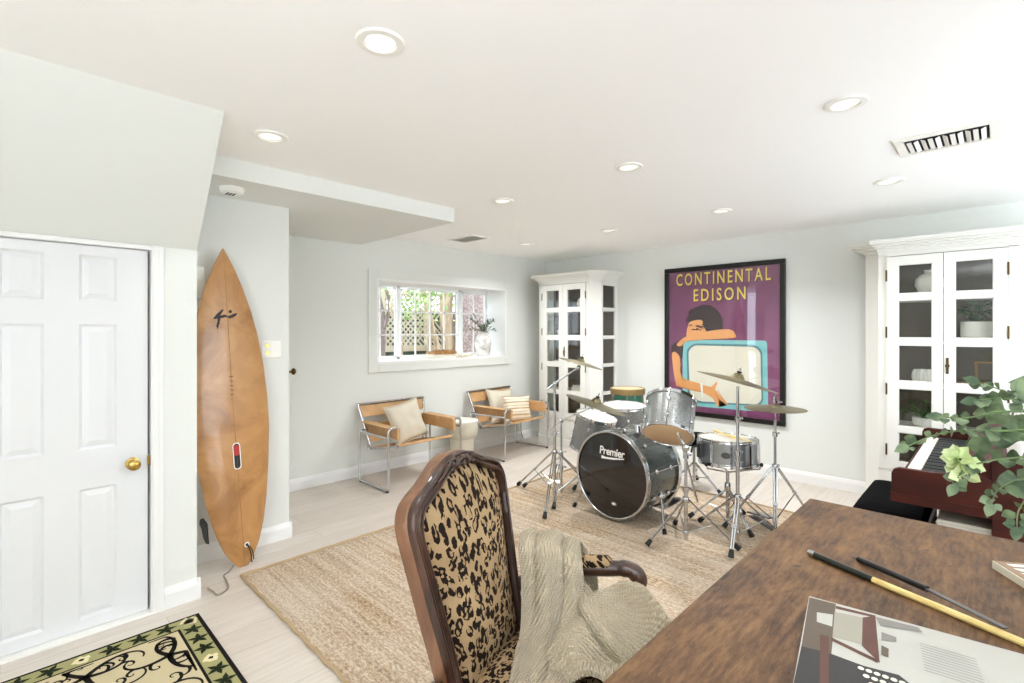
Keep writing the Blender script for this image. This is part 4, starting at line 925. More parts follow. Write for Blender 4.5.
def boom(r, loc, pts, rad=.008):
    """a boom arm part in the stand's own coordinates from world points"""
    b = MB(); o = Vector(loc); P = [Vector(p)-o for p in pts]; b.tube(P, rad, 8); j = P[1]
    b.ell(j, .02, .02, .024, n=12, m=8); e = P[-1]; b.ell(e, .017, .017, .02, n=10, m=6); b.build('boom_arm', 'chrome', r)
def V(*a): return Vector(a)

# bass drum
BR, BL = .335, .44
bd_ = drum('bass_drum', 'large bass drum with a glossy black front head lettered Premier', (-2.105, 3.26+BL/2, .362), (-.07, -1, 0), BR*.965, BL, 10, 'drum_grey', 'bass_head', 'head_white', hoop=.034, lugw=.026)
# local axes of the bass drum: z = -Y world; work out local x,y for the emblem
Rm = bd_.rotation_euler.to_matrix(); lx = Rm.transposed() @ V(1, 0, 0); lup = Rm.transposed() @ V(0, 0, 1)
zf = BL/2+.004
fz = V(0, 0, zf); lx = (lx-V(0, 0, lx.z)).normalized(); lup = (lup-V(0, 0, lup.z)).normalized()
text_mesh('Premier', fz+lx*(-.105)+lup*.145, lx, lup, .235, .062, .0006, 'lettering', 'white_paint', bd_, shear=.12, bold=.02, spacing=.95)
b = MB(); sw = [(-.085, .135), (-.05, .128), (.03, .134), (.11, .142), (.125, .148), (.12, .136), (.03, .120), (-.06, .112), (-.09, .112)]
b.face([b.pt(fz+lx*x+lup*y+V(0, 0, .0006)) for x, y in sw]); bmesh.ops.triangulate(b.bm, faces=b.bm.faces); b.build('swoosh', 'white_paint', bd_, smooth=False)
b = MB(); b.face([b.pt(fz+lx*(.03+.03*math.cos(k*PI/10))+lup*(-.215+.018*math.sin(k*PI/10))+V(0, 0, .0006)) for k in range(20)]); b.build('oval_badge', 'badge_grey', bd_, smooth=False)
b = MB(); b.face([b.pt(fz+lx*(.03+.018*math.cos(k*PI/10))+lup*(-.215+.009*math.sin(k*PI/10))+V(0, 0, .0010)) for k in range(20)]); b.build('badge_centre', 'white_paint', bd_, smooth=False)
def w2l(p): return Rm.transposed() @ (V(*p)-V(-2.105, 3.26+BL/2, .362))
for s_, ft in ((1, (-1.70, 3.30, .022)), (-1, (-2.50, 3.30, .022))):
    b = MB(); top = V(-2.07+s_*.315, 3.36, .26); t0 = w2l(top); e = w2l(ft); b.tube([t0+(t0-e)*.12, e], .0085, 8); b.ell(t0, .026, .022, .03, n=12, m=8); b.cyl(t0+V(0, 0, .0), t0+V(0, 0, .045), .007)
    sp = b.build('spur', 'chrome', bd_); b = MB(); d = (e-t0).normalized(); b.cyl(e-d*.03, e+d*.008, .013, .016, 10); b.build('rubber_foot', 'rubber', sp)
b = MB(); mt = w2l((-2.0, 3.45, .70)); b.cyl(mt-w2l((-2.07, 3.26+BL/2, .362)), mt+lup*.04, .012) if False else b.cyl(mt-lup*.02, mt+lup*.03, .03, .022, 14); b.build('mount_plate', 'chrome', bd_)
# rack tom over the bass drum on its own tripod
tom_c = V(-1.675, 3.325, .845)
rt = drum('rack_tom', 'silver tom tilted high on a tripod stand, its amber lower head facing the room', tom_c, (-.17, .55, .80), .172, .265, 6, 'drum_silver', 'head_white', 'head_amber', spin=.4, group='silver toms of the drum kit')
ts = stand('tom_stand', 'chrome tripod stand holding the tilted silver tom, in front of the bass drum side', (-1.52, 3.252, RS), [(-.157, -.241), (.304, .125), (-.20, .25)], .30, .64, double=False, joints=(.60,))
b = MB(); o = V(-1.52, 3.252, RS); b.ell(V(0, 0, .655), .024, .024, .028); b.tube([V(0, 0, .655), V(-1.60, 3.24, .80)-o, V(-1.585, 3.22, .845)-o], .0085, 8); b.obox(V(-1.575, 3.235, .845)-o, (.3, -.95, 0), (.95, .3, 0), (0, 0, 1), .02, .022, .028); b.build('tom_arm', 'chrome', ts)
b = MB(); b.tube([V(-1.58, 3.22, .85)-o, V(-1.46, 3.30, .30)-o], .007, 8); b.build('spare_rod', 'chrome', ts)
# left toms
t2 = drum('rack_tom', 'silver tom leaning beside the bass drum, below the large cymbal', (-2.66, 3.80, .53), (.22, .03, .95), .185, .31, 6, 'drum_silver', 'head_white', 'head_white', group='silver toms of the drum kit')
t2s = thing('tom_stand', 'short chrome tripod under the leaning silver tom', 'stand', (-2.70, 3.79, RS))
for a in (.3, 2.4, 4.5): foot_leg(t2s, (0, 0, .22), (.19*math.cos(a), .19*math.sin(a), .022), double=False)
b = MB(); seg(b, (0, 0, .05), (-.005, 0, .36), .012); b.build('pole', 'chrome', t2s)
ft = drum('floor_tom', 'silver floor tom with a white head standing in front of the green conga', (-2.62, 4.25, .545), (.03, -.05, 1), .215, .38, 8, 'drum_silver', 'head_white', 'head_white')
for k in range(3):
    a = 2*PI*k/3+.5; x, y = .232*math.cos(a), .232*math.sin(a); b = MB(); b.tube([(x, y, .02), (x, y, -.44), (x*1.08, y*1.08, -.515)], .0075, 8); b.ell((x*.98, y*.98, -.06), .018, .018, .024)
    lg = b.build('leg', 'chrome', ft); b = MB(); b.cyl((x*1.07, y*1.07, -.495), (x*1.09, y*1.09, -.535), .014, .016, 10); b.build('rubber_foot', 'rubber', lg)
cg = thing('conga', 'green conga drum with a brass rim standing before the corner cabinet', 'drum', (-2.80, 4.62, 0))
b = MB(); b.lathe([(0, .0), (.105, .0), (.12, .15), (.155, .42), (.172, .60), (.165, .76), (.155, .83)], n=40); b.build('shell', 'conga_green', cg)
b = MB(); b.lathe([(.155, .80), (.178, .80), (.18, .82), (.18, .855), (.17, .862), (.158, .855)], n=40); b.build('hoop', 'conga_gold', cg)
b = MB(); b.lathe([(0, .858), (.165, .857)], n=40); b.build('drumhead', 'head_amber', cg)
for k in range(6):
    a = 2*PI*k/6; c_, s_ = math.cos(a), math.sin(a); b = MB(); b.tube([(.18*c_, .18*s_, .86), (.183*c_, .183*s_, .80), (.178*c_, .178*s_, .66)], .004, 6); b.obox((.172*c_, .172*s_, .65), (c_, s_, 0), (-s_, c_, 0), (0, 0, 1), .008, .018, .03); b.build('lug', 'conga_gold', cg)
# snare on its stand
sn = drum('snare_drum', 'chrome snare drum with an oval badge and a pair of sticks on top', (-1.45, 3.80, .57), (-.02, .03, 1), .205, .175, 10, 'snare_steel', 'head_white', 'head_white', full_lug=True)
b = MB(); Rs = sn.rotation_euler.to_matrix().transposed(); er = Rs @ V(.30, -.954, 0); er = V(er.x, er.y, 0).normalized(); et = V(-er.y, er.x, 0)
b.face([b.pt(er*.2075+et*(.032*math.cos(k*PI/10))+V(0, 0, .022*math.sin(k*PI/10)-.005)) for k in range(20)]); b.build('oval_badge', 'badge_grey', sn, smooth=False)
b = MB(); b.obox(V(.215, .05, 0), (1, 0, 0), (0, 1, 0), (0, 0, 1), .012, .022, .05); b.tube([V(.225, .05, .03), V(.26, .05, .02), V(.268, .05, -.02)], .008, 8); b.build('strainer', 'rubber', sn)
ss = thing('snare_stand', 'low chrome basket stand under the snare drum', 'stand', (-1.45, 3.80, RS))
for a in (-.6, 1.5, 3.5): foot_leg(ss, (0, 0, .27), (.27*math.cos(a), .27*math.sin(a), .022), low=(0, 0, .10))
b = MB(); seg(b, (0, 0, .05), (0, 0, .40), .013); b.lathe([(.02, .25), (.024, .26), (.024, .30), (.02, .31)], n=12); b.build('pole', 'chrome', ss)
for a in (.2, 2.3, 4.4):
    b = MB(); b.tube([(0, 0, .39), (.17*math.cos(a), .17*math.sin(a), .435), (.215*math.cos(a), .215*math.sin(a), .445), (.228*math.cos(a), .228*math.sin(a), .475)], .006, 8); lg = b.build('basket_arm', 'chrome', ss)
    b = MB(); b.ell((.228*math.cos(a), .228*math.sin(a), .478), .013, .013, .016, n=10, m=6); b.build('rubber_tip', 'rubber', lg)
st0 = None
for k, (dx, dy, an, lb) in enumerate(((.0, .02, -.5, 'wooden drumstick on the snare head, nearer the hi-hat'), (-.03, -.02, -.75, 'wooden drumstick crossing the other on the snare head'))):
    d = V(math.cos(an), math.sin(an), 0); c_ = V(-1.43+dx, 3.80+dy, .674+k*.012)
    r = thing('drumstick', lb, 'drumstick', c_, an, group='drumsticks on the snare'); b = MB()
    b.tube([(-.19, 0, 0), (.10, 0, 0), (.17, 0, 0), (.18, 0, 0)], [.0072, .0072, .004, .003], 8); b.ell((.187, 0, 0), .010, .005, .005, n=8, m=6); b.build('stick', 'yellow_wood', r)
# cymbals and stands
A0 = (-2.70, 3.29, RS)
s1 = stand('cymbal_stand', 'chrome boom stand carrying the small upper cymbal', A0, [(-.50, .08), (.216, -.384), (.22, .33)], .42, 1.0, joints=(.30,))
cA = V(-2.41, 3.27, 1.215); aA = V(.20, .17, .96)
boom(s1, A0, [(-2.79, 3.30, .955), (-2.70, 3.29, 1.015), (-2.425, 3.26, 1.165)])
cymbal('crash_cymbal', 'small bronze cymbal tilted on the tall boom stand before the corner cabinet', cA, .185, aA)
A1 = (-2.74, 3.43, RS)
s2 = stand('cymbal_stand', 'chrome boom stand carrying the large lower cymbal above the leaning tom', A1, [(-.39, -.06), (.17, -.31), (.17, .32)], .34, .66, joints=(.25,))
cB = V(-2.255, 3.26, .905); aB = V(.24, .20, .94)
boom(s2, A1, [(-2.93, 3.49, .565), (-2.74, 3.43, .675), (-2.30, 3.27, .86)])
cymbal('ride_cymbal', 'large bronze cymbal tilted low over the leaning silver tom', cB, .24, aB)
A2 = (-1.265, 3.49, RS)
s3 = stand('cymbal_stand', 'straight chrome stand carrying the large crash cymbal in front of the poster', A2, [(.055, -.265), (-.343, .187), (.24, .25)], .32, 1.07, joints=(.55, .85))
cymbal('crash_cymbal', 'large bronze crash cymbal on the straight stand, tilted in front of the poster', (-1.265, 3.49, 1.14), .262, (.21, .15, .96))
A3 = (-1.161, 3.93, RS)
s4 = stand('hi_hat_stand', 'chrome hi-hat stand with a foot pedal beside the snare', A3, [(-.27, -.25), (.09, -.30), (.13, .42)], .46, .80, joints=(.44, .70))
b = MB(); b.cyl((0, 0, .78), (0, 0, 1.0), .0042, n=8); b.lathe([(0, .93), (.013, .93), (.013, .975), (0, .975)], n=12); b.build('pull_rod', 'chrome', s4)
b = MB(); b.obox((-.12, .10, .055), V(-.75, .62, -.18).normalized(), V(.62, .75, 0).normalized(), V(.14, .1, .97).normalized(), .14, .042, .006); b.obox((-.10, .08, .006), V(-.75, .62, 0).normalized(), V(.62, .75, 0).normalized(), (0, 0, 1), .15, .035, .004); b.build('pedal', 'steel_dark', s4, smooth=False, bevel=.003)
for k, (dz, ax, lb) in enumerate(((.0, (0, 0, -1), 'lower bronze hi-hat cymbal turned upwards'), (.034, (.0, .0, 1), 'upper bronze hi-hat cymbal on the pedal stand'))):
    r = thing('hi_hat_cymbal', lb, 'cymbal', (-1.161, 3.93, .878+dz), rot=rot_to(ax), group='hi-hat cymbal pair'); b = MB(); R_ = .20
    pr = [(.006+R_*f, (-.016*f**1.4)+(.016*max(0, 1-(f/.18)**2)**.5 if f < .18 else 0)) for f in [i/12 for i in range(13)]]; b.lathe(pr+[(a, z-.0018) for a, z in pr[::-1]], n=48); b.build('cymbal_disc', 'cymbal_bronze', r)
b = MB(); b.lathe([(0, .925), (.018, .925), (.018, .945), (0, .945)], n=12); b.obox((.03, 0, .935), (1, 0, 0), (0, 1, 0), (0, 0, 1), .018, .004, .006); b.build('clutch', 'chrome', s4)
# throne
th_ = thing('drum_throne', 'round black padded drum throne behind the kit', 'stool', (-2.0, 4.45, 0))
b = MB(); b.lathe([(0, .43), (.15, .43), (.17, .45), (.172, .49), (.15, .508), (0, .512)], n=36); b.build('seat', 'velvet_black', th_)
for a in (1.9, 4.0, 6.1): foot_leg(th_, (0, 0, .26), (.27*math.cos(a), .27*math.sin(a), .022+RS), low=(0, 0, .12))
b = MB(); seg(b, (0, 0, .08), (0, 0, .43), .014); b.build('pole', 'chrome', th_)
# bass pedal
bp = thing('bass_pedal', 'dark metal kick pedal behind the bass drum', 'pedal', (-1.98, 3.86, RS))
b = MB(); b.box(-.045, .045, -.10, .22, 0, .006); b.build('base_plate', 'steel_dark', bp, smooth=False, bevel=.002)
b = MB(); b.obox((0, .08, .05), (1, 0, 0), V(0, .97, -.25).normalized(), V(0, .25, .97).normalized(), .036, .13, .005); b.build('footboard', 'steel_dark', bp, smooth=False, bevel=.002)
b = MB()
for x in (-.05, .05): b.tube([(x, -.08, .0), (x, -.07, .22)], .007, 8)
b.tube([(-.05, -.07, .21), (.05, -.07, .21)], .006, 8); b.build('yoke', 'chrome', bp)
b = MB(); b.tube([(0, -.07, .21), (0, -.055, .33)], .004, 8); b.cyl((0, -.075, .35), (0, -.03, .342), .02, n=14); b.build('beater', 'felt', bp)

# ================================================================ LEOPARD ARMCHAIR
ch = thing('leopard_armchair', 'carved walnut armchair upholstered in leopard print, drawn up to the desk', 'chair', (-.848, 1.088, .0125), math.radians(19.5))
TL = V(-.21, 0, .978).normalized(); BO = V(-.245, 0, .47); BU = V(0, 1, 0); BN = V(TL.z, 0, -TL.x)   # up the back, across, forward normal
def bp_(s_, t_, n_=0): return BO+BU*s_+TL*t_+BN*n_
ho = [(0, -.075), (.18, -.075), (.206, -.05), (.216, .10), (.238, .25), (.256, .38), (.266, .46), (.262, .498), (.243, .528), (.208, .548), (.165, .563), (.12, .585), (.075, .606), (.035, .617), (0, .62)]
hi_ = [(0, -.045), (.168, -.045), (.184, -.03), (.193, .11), (.210, .25), (.229, .37), (.238, .44), (.234, .482), (.215, .509), (.18, .525), (.137, .541), (.1, .559), (.064, .574), (.03, .582), (0, .584)]
def full(h): return h+[(-a, b_) for a, b_ in h[-2:0:-1]]
co = [(p.x, p.y) for p in catmull(full(ho), 5, True)]; ci = [(p.x, p.y) for p in catmull(full(hi_), 5, True)]
n = len(co)
b = MB(); lay_ = [(co, -.028, 1), (co, .018, 1), (co, .026, .985), (co, .030, .95)]
def mid(f): return [(a[0]*(1-f)+c_[0]*f, a[1]*(1-f)+c_[1]*f) for a, c_ in zip(co, ci)]
prof = [(0, -.03), (0, .016), (.04, .024), (.16, .029), (.26, .022), (.36, .024), (.7, .034), (.88, .030), (.97, .018), (1, .008), (1, -.03)]
rings = [[b.pt(bp_(x, y, z)) for x, y in mid(f)] for f, z in prof]
for p, q in zip(rings, rings[1:]): b.bridge(p, q)
b.bridge(rings[-1], rings[0]); b.build('back_frame', 'chair_wood', ch)
b = MB()   # lighter rail running round the outer side
R0 = [[b.pt(bp_(x*k, y if k == 1 else y+(.004 if y > .3 else 0), z)) for x, y in co] for k, z in ((1.0, .008), (1.010, .004), (1.013, -.008), (1.010, -.030), (.97, -.034))]
for p, q in zip(R0, R0[1:]): b.bridge(p, q)
b.build('side_rail', 'chair_wood_light', ch)
for s_, nm in ((1, 'back_upholstery'), (-1, 'rear_upholstery')):
    b = MB(); cx_, cy_ = 0, .30; prev = None; K = 12
    for k in range(K+1):
        f = k/K; rr_ = [b.pt(bp_(cx_+(x-cx_)*f, cy_+(y-cy_)*f, (.012+.034*(1-f**3.0)) if s_ > 0 else (-.03-.012*(1-f**3)))) for x, y in ci] if k else None
        if k == 0: c0_ = b.pt(bp_(cx_, cy_, (.046) if s_ > 0 else -.042))
        elif prev is None:
            for i in range(n): b.face([c0_, rr_[i], rr_[(i+1) % n]])
        else: b.bridge(prev, rr_)
        if k: prev = rr_
    b.build(nm, 'leopard', ch)
b = MB()   # carved crest
for k in range(7):
    a = PI*(k/6); b.ell(bp_(.032*math.cos(a), .588+.014*math.sin(a), .036), .013, .010, .009, n=8, m=6)
b.ell(bp_(0, .585, .036), .012, .016, .010, n=10, m=6)
for s_ in (-1, 1):
    b.tube([bp_(s_*x, y, .034) for x, y in ((.03, .578), (.055, .596), (.085, .588), (.11, .572), (.14, .562))], [.007, .009, .007, .005, .003], 8)
    b.tube([bp_(s_*x, y, .035) for x, y in ((.02, .600), (.045, .606), (.07, .600), (.075, .590), (.065, .586))], [.005, .006, .005, .004, .003], 8)
    b.ell(bp_(s_*.06, .577, .033), .012, .007, .010, n=8, m=6)
b.build('carved_crest', 'chair_wood', ch)
b = MB(); b.tube([bp_(x*1.0, y, .030) for x, y in mid(.20)], .0035, 6, closed=True); b.tube([bp_(x, y, .036) for x, y in mid(.84)], .004, 6, closed=True); b.build('bead_moulding', 'chair_wood', ch)
# seat
b = MB()
def seat_out(a):
    c_, s_ = math.cos(a), math.sin(a); k = (abs(c_)**4+abs(s_)**4)**-.25; x = .26*c_*k; y = (.27+.03*(x/.26))*s_*k; return x, y
NS = 48
rg = []
for f, z in ((1, .40), (1.0, .455), (.985, .475), (.93, .492), (.8, .508), (.6, .518), (.35, .522), (.1, .523)): rg.append([b.pt((seat_out(2*PI*i/NS)[0]*f+.02, seat_out(2*PI*i/NS)[1]*f, z)) for i in range(NS)])
for p, q in zip(rg, rg[1:]): b.bridge(p, q)
b.face(rg[-1]); b.build('seat', 'leopard', ch)
b = MB(); pr = [(1.0, .45), (1.03, .44), (1.04, .41), (1.02, .375), (.96, .365), (.95, .42)]
rg = [[b.pt((seat_out(2*PI*i/NS)[0]*f+.02, seat_out(2*PI*i/NS)[1]*f, z)) for i in range(NS)] for f, z in pr]
for p, q in zip(rg, rg[1:]+rg[:1]): b.bridge(p, q)
b.build('seat_rail', 'chair_wood', ch)
for sx, sy, back in ((.235, .255, 0), (.235, -.255, 0), (-.20, .20, 1), (-.20, -.20, 1)):
    b = MB(); o = 1 if sy > 0 else -1
    if back: P = [(sx-.01, sy, .47), (sx, sy, .38), (sx-.01, sy, .22), (sx-.05, sy+.01*o, .02)]; rr_ = [.026, .026, .019, .016]
    else: P = [(sx, sy, .42), (sx+.015, sy+.012*o, .33), (sx+.012, sy+.008*o, .22), (sx-.005, sy, .10), (sx+.012, sy+.008*o, .025)]; rr_ = [.03, .033, .022, .014, .019]
    pts = catmull(P, 5); m_ = len(pts); rs = [rr_[min(len(rr_)-1, int(i/(m_-1)*(len(rr_)-1)))]*(1-(i/(m_-1)*(len(rr_)-1)) % 1)+rr_[min(len(rr_)-1, int(i/(m_-1)*(len(rr_)-1))+1)]*((i/(m_-1)*(len(rr_)-1)) % 1) for i in range(m_)]
    b.tube(pts, rs, 12); b.ell((P[-1][0], P[-1][1], .016), .022, .022, .016, n=12, m=6); b.build('leg', 'chair_wood', ch)
b = MB(); b.box(-.245, -.20, -.20, .20, .40, .49); b.build('back_rail', 'chair_wood', ch, bevel=.006)
for s_, dl, dz_ in ((-1, .02, -.04), (1, 0, 0)):
    b = MB(); P = catmull([(-.275, s_*.228, .57), (-.20, s_*.285, .612), (-.08, s_*.325, .640), (.03, s_*.340, .655), (.095, s_*.346, .662), (.13, s_*.344, .645), (.13, s_*.333, .59), (.105, s_*.308, .54), (.105, s_*.292, .48), (.13, s_*.280, .42)], 6); P = [V(p.x, p.y+s_*dl*min(1, max(0, (p.x+.28)/.1)), p.z+dz_*(1 if p.z > .55 else .3)) for p in P]
    m_ = len(P); rs = []
    for i in range(m_):
        f = i/(m_-1); rs.append(.021+.006*math.sin(PI*min(1, f*2.2))+(.004 if .4 < f < .6 else 0)+(.010*max(0, (f-.85)/.15)))
    b.tube(P, rs, 12); b.ell((.118, s_*(.344+dl), .652+dz_), .024, .025, .026, n=12, m=8); am = b.build('arm', 'chair_wood', ch)
    b = MB(); P = [(-.185, s_*.292, .635), (-.16, s_*.30, .645), (-.08, s_*.325, .660), (-.0, s_*.336, .670), (.022, s_*.340, .672)]; P = [(x, y+s_*dl, z+dz_) for x, y, z in P]; b.tube(catmull(P, 4), [.012, .016]+[.027]*(len(P)*4-7)+[.026, .022, .014, .006, .004][:4] if False else [.026]*(4*4+1), 12, flat=.95)
    b.ell((.02, s_*(.340+dl), .672+dz_), .024, .026, .025, n=12, m=8); b.ell((-.185, s_*(.292+dl), .635+dz_), .02, .025, .024, n=12, m=8); b.build('arm_pad', 'leopard', am)

# ---------------------------------------------------------------- knitted throw
tw = thing('throw_blanket', 'cream chunky knitted throw draped over the armchair arm and seat', 'blanket', (-.848, 1.088, .0125), math.radians(19.5))
def pathpt(P, f):
    L = [0]
    for a, c_ in zip(P, P[1:]): L.append(L[-1]+(V(*c_)-V(*a)).length)
    t_ = f*L[-1]
    for i in range(len(P)-1):
        if t_ <= L[i+1] or i == len(P)-2:
            k = (t_-L[i])/(L[i+1]-L[i]); return V(*P[i])*(1-k)+V(*P[i+1])*k
ridge_a = [(p.x, p.y, p.z) for p in catmull([(-.235, .375, .50), (-.24, .36, .60), (-.25, .34, .665), (-.258, .315, .71), (-.258, .27, .735), (-.245, .22, .715), (-.222, .185, .665), (-.205, .15, .61), (-.185, .10, .56), (-.16, .03, .552), (-.13, -.06, .552), (-.10, -.16, .548), (-.08, -.25, .53), (-.07, -.30, .46), (-.07, -.31, .38)], 6)]
ridge_b = [(p.x, p.y, p.z) for p in catmull([(-.02, .415, .50), (-.03, .405, .60), (-.05, .39, .65), (-.07, .375, .695), (-.07, .34, .71), (-.055, .30, .685), (-.04, .27, .64), (-.03, .235, .60), (-.01, .17, .57), (.01, .08, .558), (.035, -.02, .554), (.055, -.12, .548), (.07, -.22, .53), (.075, -.29, .46), (.075, -.30, .38)], 6)]
def drape(u, v):
    a, c_ = pathpt(ridge_a, v), pathpt(ridge_b, v); p = a*(1-u)+c_*u
    p.z += .010*math.sin(PI*u)*(1 if v < .5 else .6)
    fold = math.sin(u*PI*2.4+v*2.2+.4)+.22*math.sin(u*2*PI*3.1-v*5)
    amp = (.034 if v > .3 else .018+.016*v/.3)*(.5+.5*math.sin(PI*min(1, v*1.6)))
    nz = .02*noise.noise(Vector((u*2.4, v*4, 1.3)))
    out = V(.45, -.85, .25) if .3 < v < .62 else V(.2, -.3, .9) if v >= .62 else V(0, .5, .8)
    return p+out*(amp*abs(fold)*.9+nz+.004)
b = MB(); b.grid(drape, 56, 120, lambda a, c_: (a*.28+c_*.45, c_*1.1-a*.2)); b.build('hanging_fold', 'knit', tw, solid=.012)
def mound(u, v):
    # u runs from the seat's inner side to beyond the arm post, v from near the drop to the front edge
    x = -.07+.43*v+.03*math.sin(u*5); y = .30-.47*u*(1-.18*v)+.03*math.sin(v*6)
    r2 = ((u-.40)/.55)**2+((v-.36)/.60)**2; h = .075*math.exp(-r2*2.0)
    edge = max(0, v-.80)/.20
    w1 = u*7+v*3.5+1.6*math.sin(v*5+u*2); ridg = .085*(1-abs(math.sin(w1*.9)))**1.4*math.sin(PI*min(1, v*1.1))
    ridg += .045*noise.noise(Vector((u*3.4+4, v*3.0, .5)))+.014*noise.noise(Vector((u*8, v*7, 3)))
    z = .525+h+ridg*(1-.5*edge)+.008
    low = max(0, .12-u)/.12
    z -= .11*edge**1.6+.02*low; return (x, y, max(z, .52-.2*edge))
b = MB(); b.grid(mound, 60, 60, lambda a, c_: (a*.45, c_*.5)); b.build('bunched_fold', 'knit', tw, solid=.012)
b = MB()    # twisted tuck where the two meet
P = catmull([(-.09, .255, .66), (-.03, .25, .60), (.0, .20, .60), (.03, .12, .62), (.10, .03, .61), (.17, .0, .57)], 8); m_ = len(P)
b2 = []
def tuck(u, v):
    p = P[min(m_-1, int(v*(m_-1)))]; a = 2*PI*u; rr_ = .034*(.55+.45*math.sin(PI*min(1, max(0, v*.94+.03))))*(1+.15*math.sin(5*v+a*2)); return (p.x+rr_*math.cos(a)*.7, p.y+rr_*math.cos(a)*.7, p.z+rr_*math.sin(a)*.8)
b.grid(tuck, 20, m_-1, lambda a, c_: (a*.2, c_*.35)); b.build('twisted_tuck', 'knit', tw)

# ================================================================ DESK AND WHAT LIES ON IT
dk = thing('desk', 'big worn brown wooden desk filling the near corner', 'desk', (0, 0, 0)); DZ = .775
E0, E1, G0, G1 = -.555, 1.35, .32, 2.32
MB().box(E0, E1, G0, G1, DZ-.045, DZ).build('desk_top', 'desk_wood', dk, smooth=False, bevel=.006, seg=3)
b = MB()
for q in ((E0+.06, E1-.06, G0+.06, G0+.085), (E0+.06, E1-.06, G1-.085, G1-.06), (E0+.06, E0+.085, G0+.085, G1-.085), (E1-.085, E1-.06, G0+.085, G1-.085)): b.box(*q, DZ-.16, DZ-.045)
b.build('apron', 'desk_wood', dk, smooth=False)
for x in (E0+.09, E1-.09):
    for y in (G0+.09, G1-.09):
        b = MB(); b.lathe([(.022, 0), (.03, .03), (.024, .08), (.034, .3), (.045, .5), (.03, .56), (.046, .59), (.046, .73)], (x, y, 0), n=20); b.build('leg', 'desk_wood', dk)
b = MB(); random.seed(11)
for (x, y, a, l) in ((-.16, 2.02, .3, .012), (-.50, 2.14, 1.2, .016), (-.36, 2.22, .4, .01), (-.42, 1.62, .7, .014), (-.10, 1.93, 0, .009), (-.3, 1.35+.3, .2, .008), (.02, 2.2, .9, .008)):
    b.face([b.pt((x+l*math.cos(k*PI/4)*(1 if k % 2 else .7)*math.cos(a)-.4*l*math.sin(k*PI/4)*math.sin(a), y+l*math.cos(k*PI/4)*math.sin(a)+.4*l*math.sin(k*PI/4)*math.cos(a), DZ+.0004)) for k in range(8)])
b.build('knot_marks', 'page_photo_black', dk, smooth=False)
# illustrated booklet
mg = thing('booklet', 'printed booklet with a typewriter photograph, lying on the desk', 'booklet', (-.344, 1.459, DZ))
TLc = V(0, -.024, 0); ex = V(.99, .139, 0); ey = V(.165, -.986, 0)
def quad(b, w_, h_, z0, z1, o=TLc):
    P = [o, o+ex*w_, o+ex*w_+ey*h_, o+ey*h_]; A = [b.pt(p+V(0, 0, z0)) for p in P]; B = [b.pt(p+V(0, 0, z1)) for p in P]; b.face(A[::-1]); b.face(B); b.bridge(A, B)
b = MB(); quad(b, .40, .42, .0, .010, TLc+V(.002, -.003, 0)); b.build('pages', 'paper_edge', mg, smooth=False)
b = MB(); quad(b, .405, .425, .010, .0115); b.build('cover', 'page_pale', mg, smooth=False)
MG = [('printed_desk', 'page_photo_desk', [(0.002, -0.03), (0.057, -0.02), (0.095, -0.25), (0.043, -0.265)]), ('printed_box', 'page_pale', [(0.033, -0.094), (0.063, -0.079), (0.073, -0.136), (0.043, -0.139)]),
('printed_rail', 'page_photo_red', [(0.059, -0.03), (0.136, -0.013), (0.137, -0.025), (0.062, -0.045)]), ('printed_sheet', 'ink_pale', [(0.063, -0.062), (0.117, -0.044), (0.135, -0.167), (0.083, -0.182)]),
('printed_rail', 'page_photo_red', [(0.081, -0.184), (0.168, -0.205), (0.169, -0.218), (0.084, -0.198)]), ('printed_wood', 'page_photo_red', [(0.116, -0.045), (0.136, -0.015), (0.172, -0.215), (0.135, -0.172)]),
('printed_typewriter', 'page_photo_black', [(0.043, -0.265), (0.095, -0.25), (0.15, -0.248), (0.205, -0.232), (0.258, -0.277), (0.25, -0.42), (0.07, -0.44)]), ('printed_post', 'page_photo_red', [(0.061, -0.19), (0.077, -0.185), (0.119, -0.388), (0.107, -0.4)]),
('printed_smoke', 'page_photo_grey', [(0.137, -0.021), (0.214, -0.005), (0.224, -0.023), (0.151, -0.057)]), ('printed_jar', 'page_photo_grey', [(0.157, -0.084), (0.184, -0.086), (0.186, -0.105), (0.162, -0.12)]), ('printed_jar', 'page_photo_desk', [(0.165, -0.143), (0.178, -0.147), (0.182, -0.181), (0.17, -0.182)])]
for i, (nm, m_, P) in enumerate(MG):
    b = MB(); b.face([b.pt((x, y, .0117+.00012*i)) for x, y in P]); b.build(nm, m_, mg, smooth=False)
b = MB()
for i in range(4):
    for j in range(7-i):
        x, y = .148+.017*j+.012*i-.004*j, -.262-.004*j*0-.020*i+.006*j*.2; b.face([b.pt((x+.0055*math.cos(k*PI/5), y+.0062*math.sin(k*PI/5), .0134)) for k in range(10)])
b.build('printed_keys', 'book_cream', mg, smooth=False)
b = MB()
for i in range(11):
    o = V(.222, -.073, .0120)+ey*(.0105*i)+ex*.0; b.face([b.pt(o), b.pt(o+ex*.09), b.pt(o+ex*.09+ey*.003), b.pt(o+ey*.003)])
b.build('printed_text', 'ink_grey', mg, smooth=False)
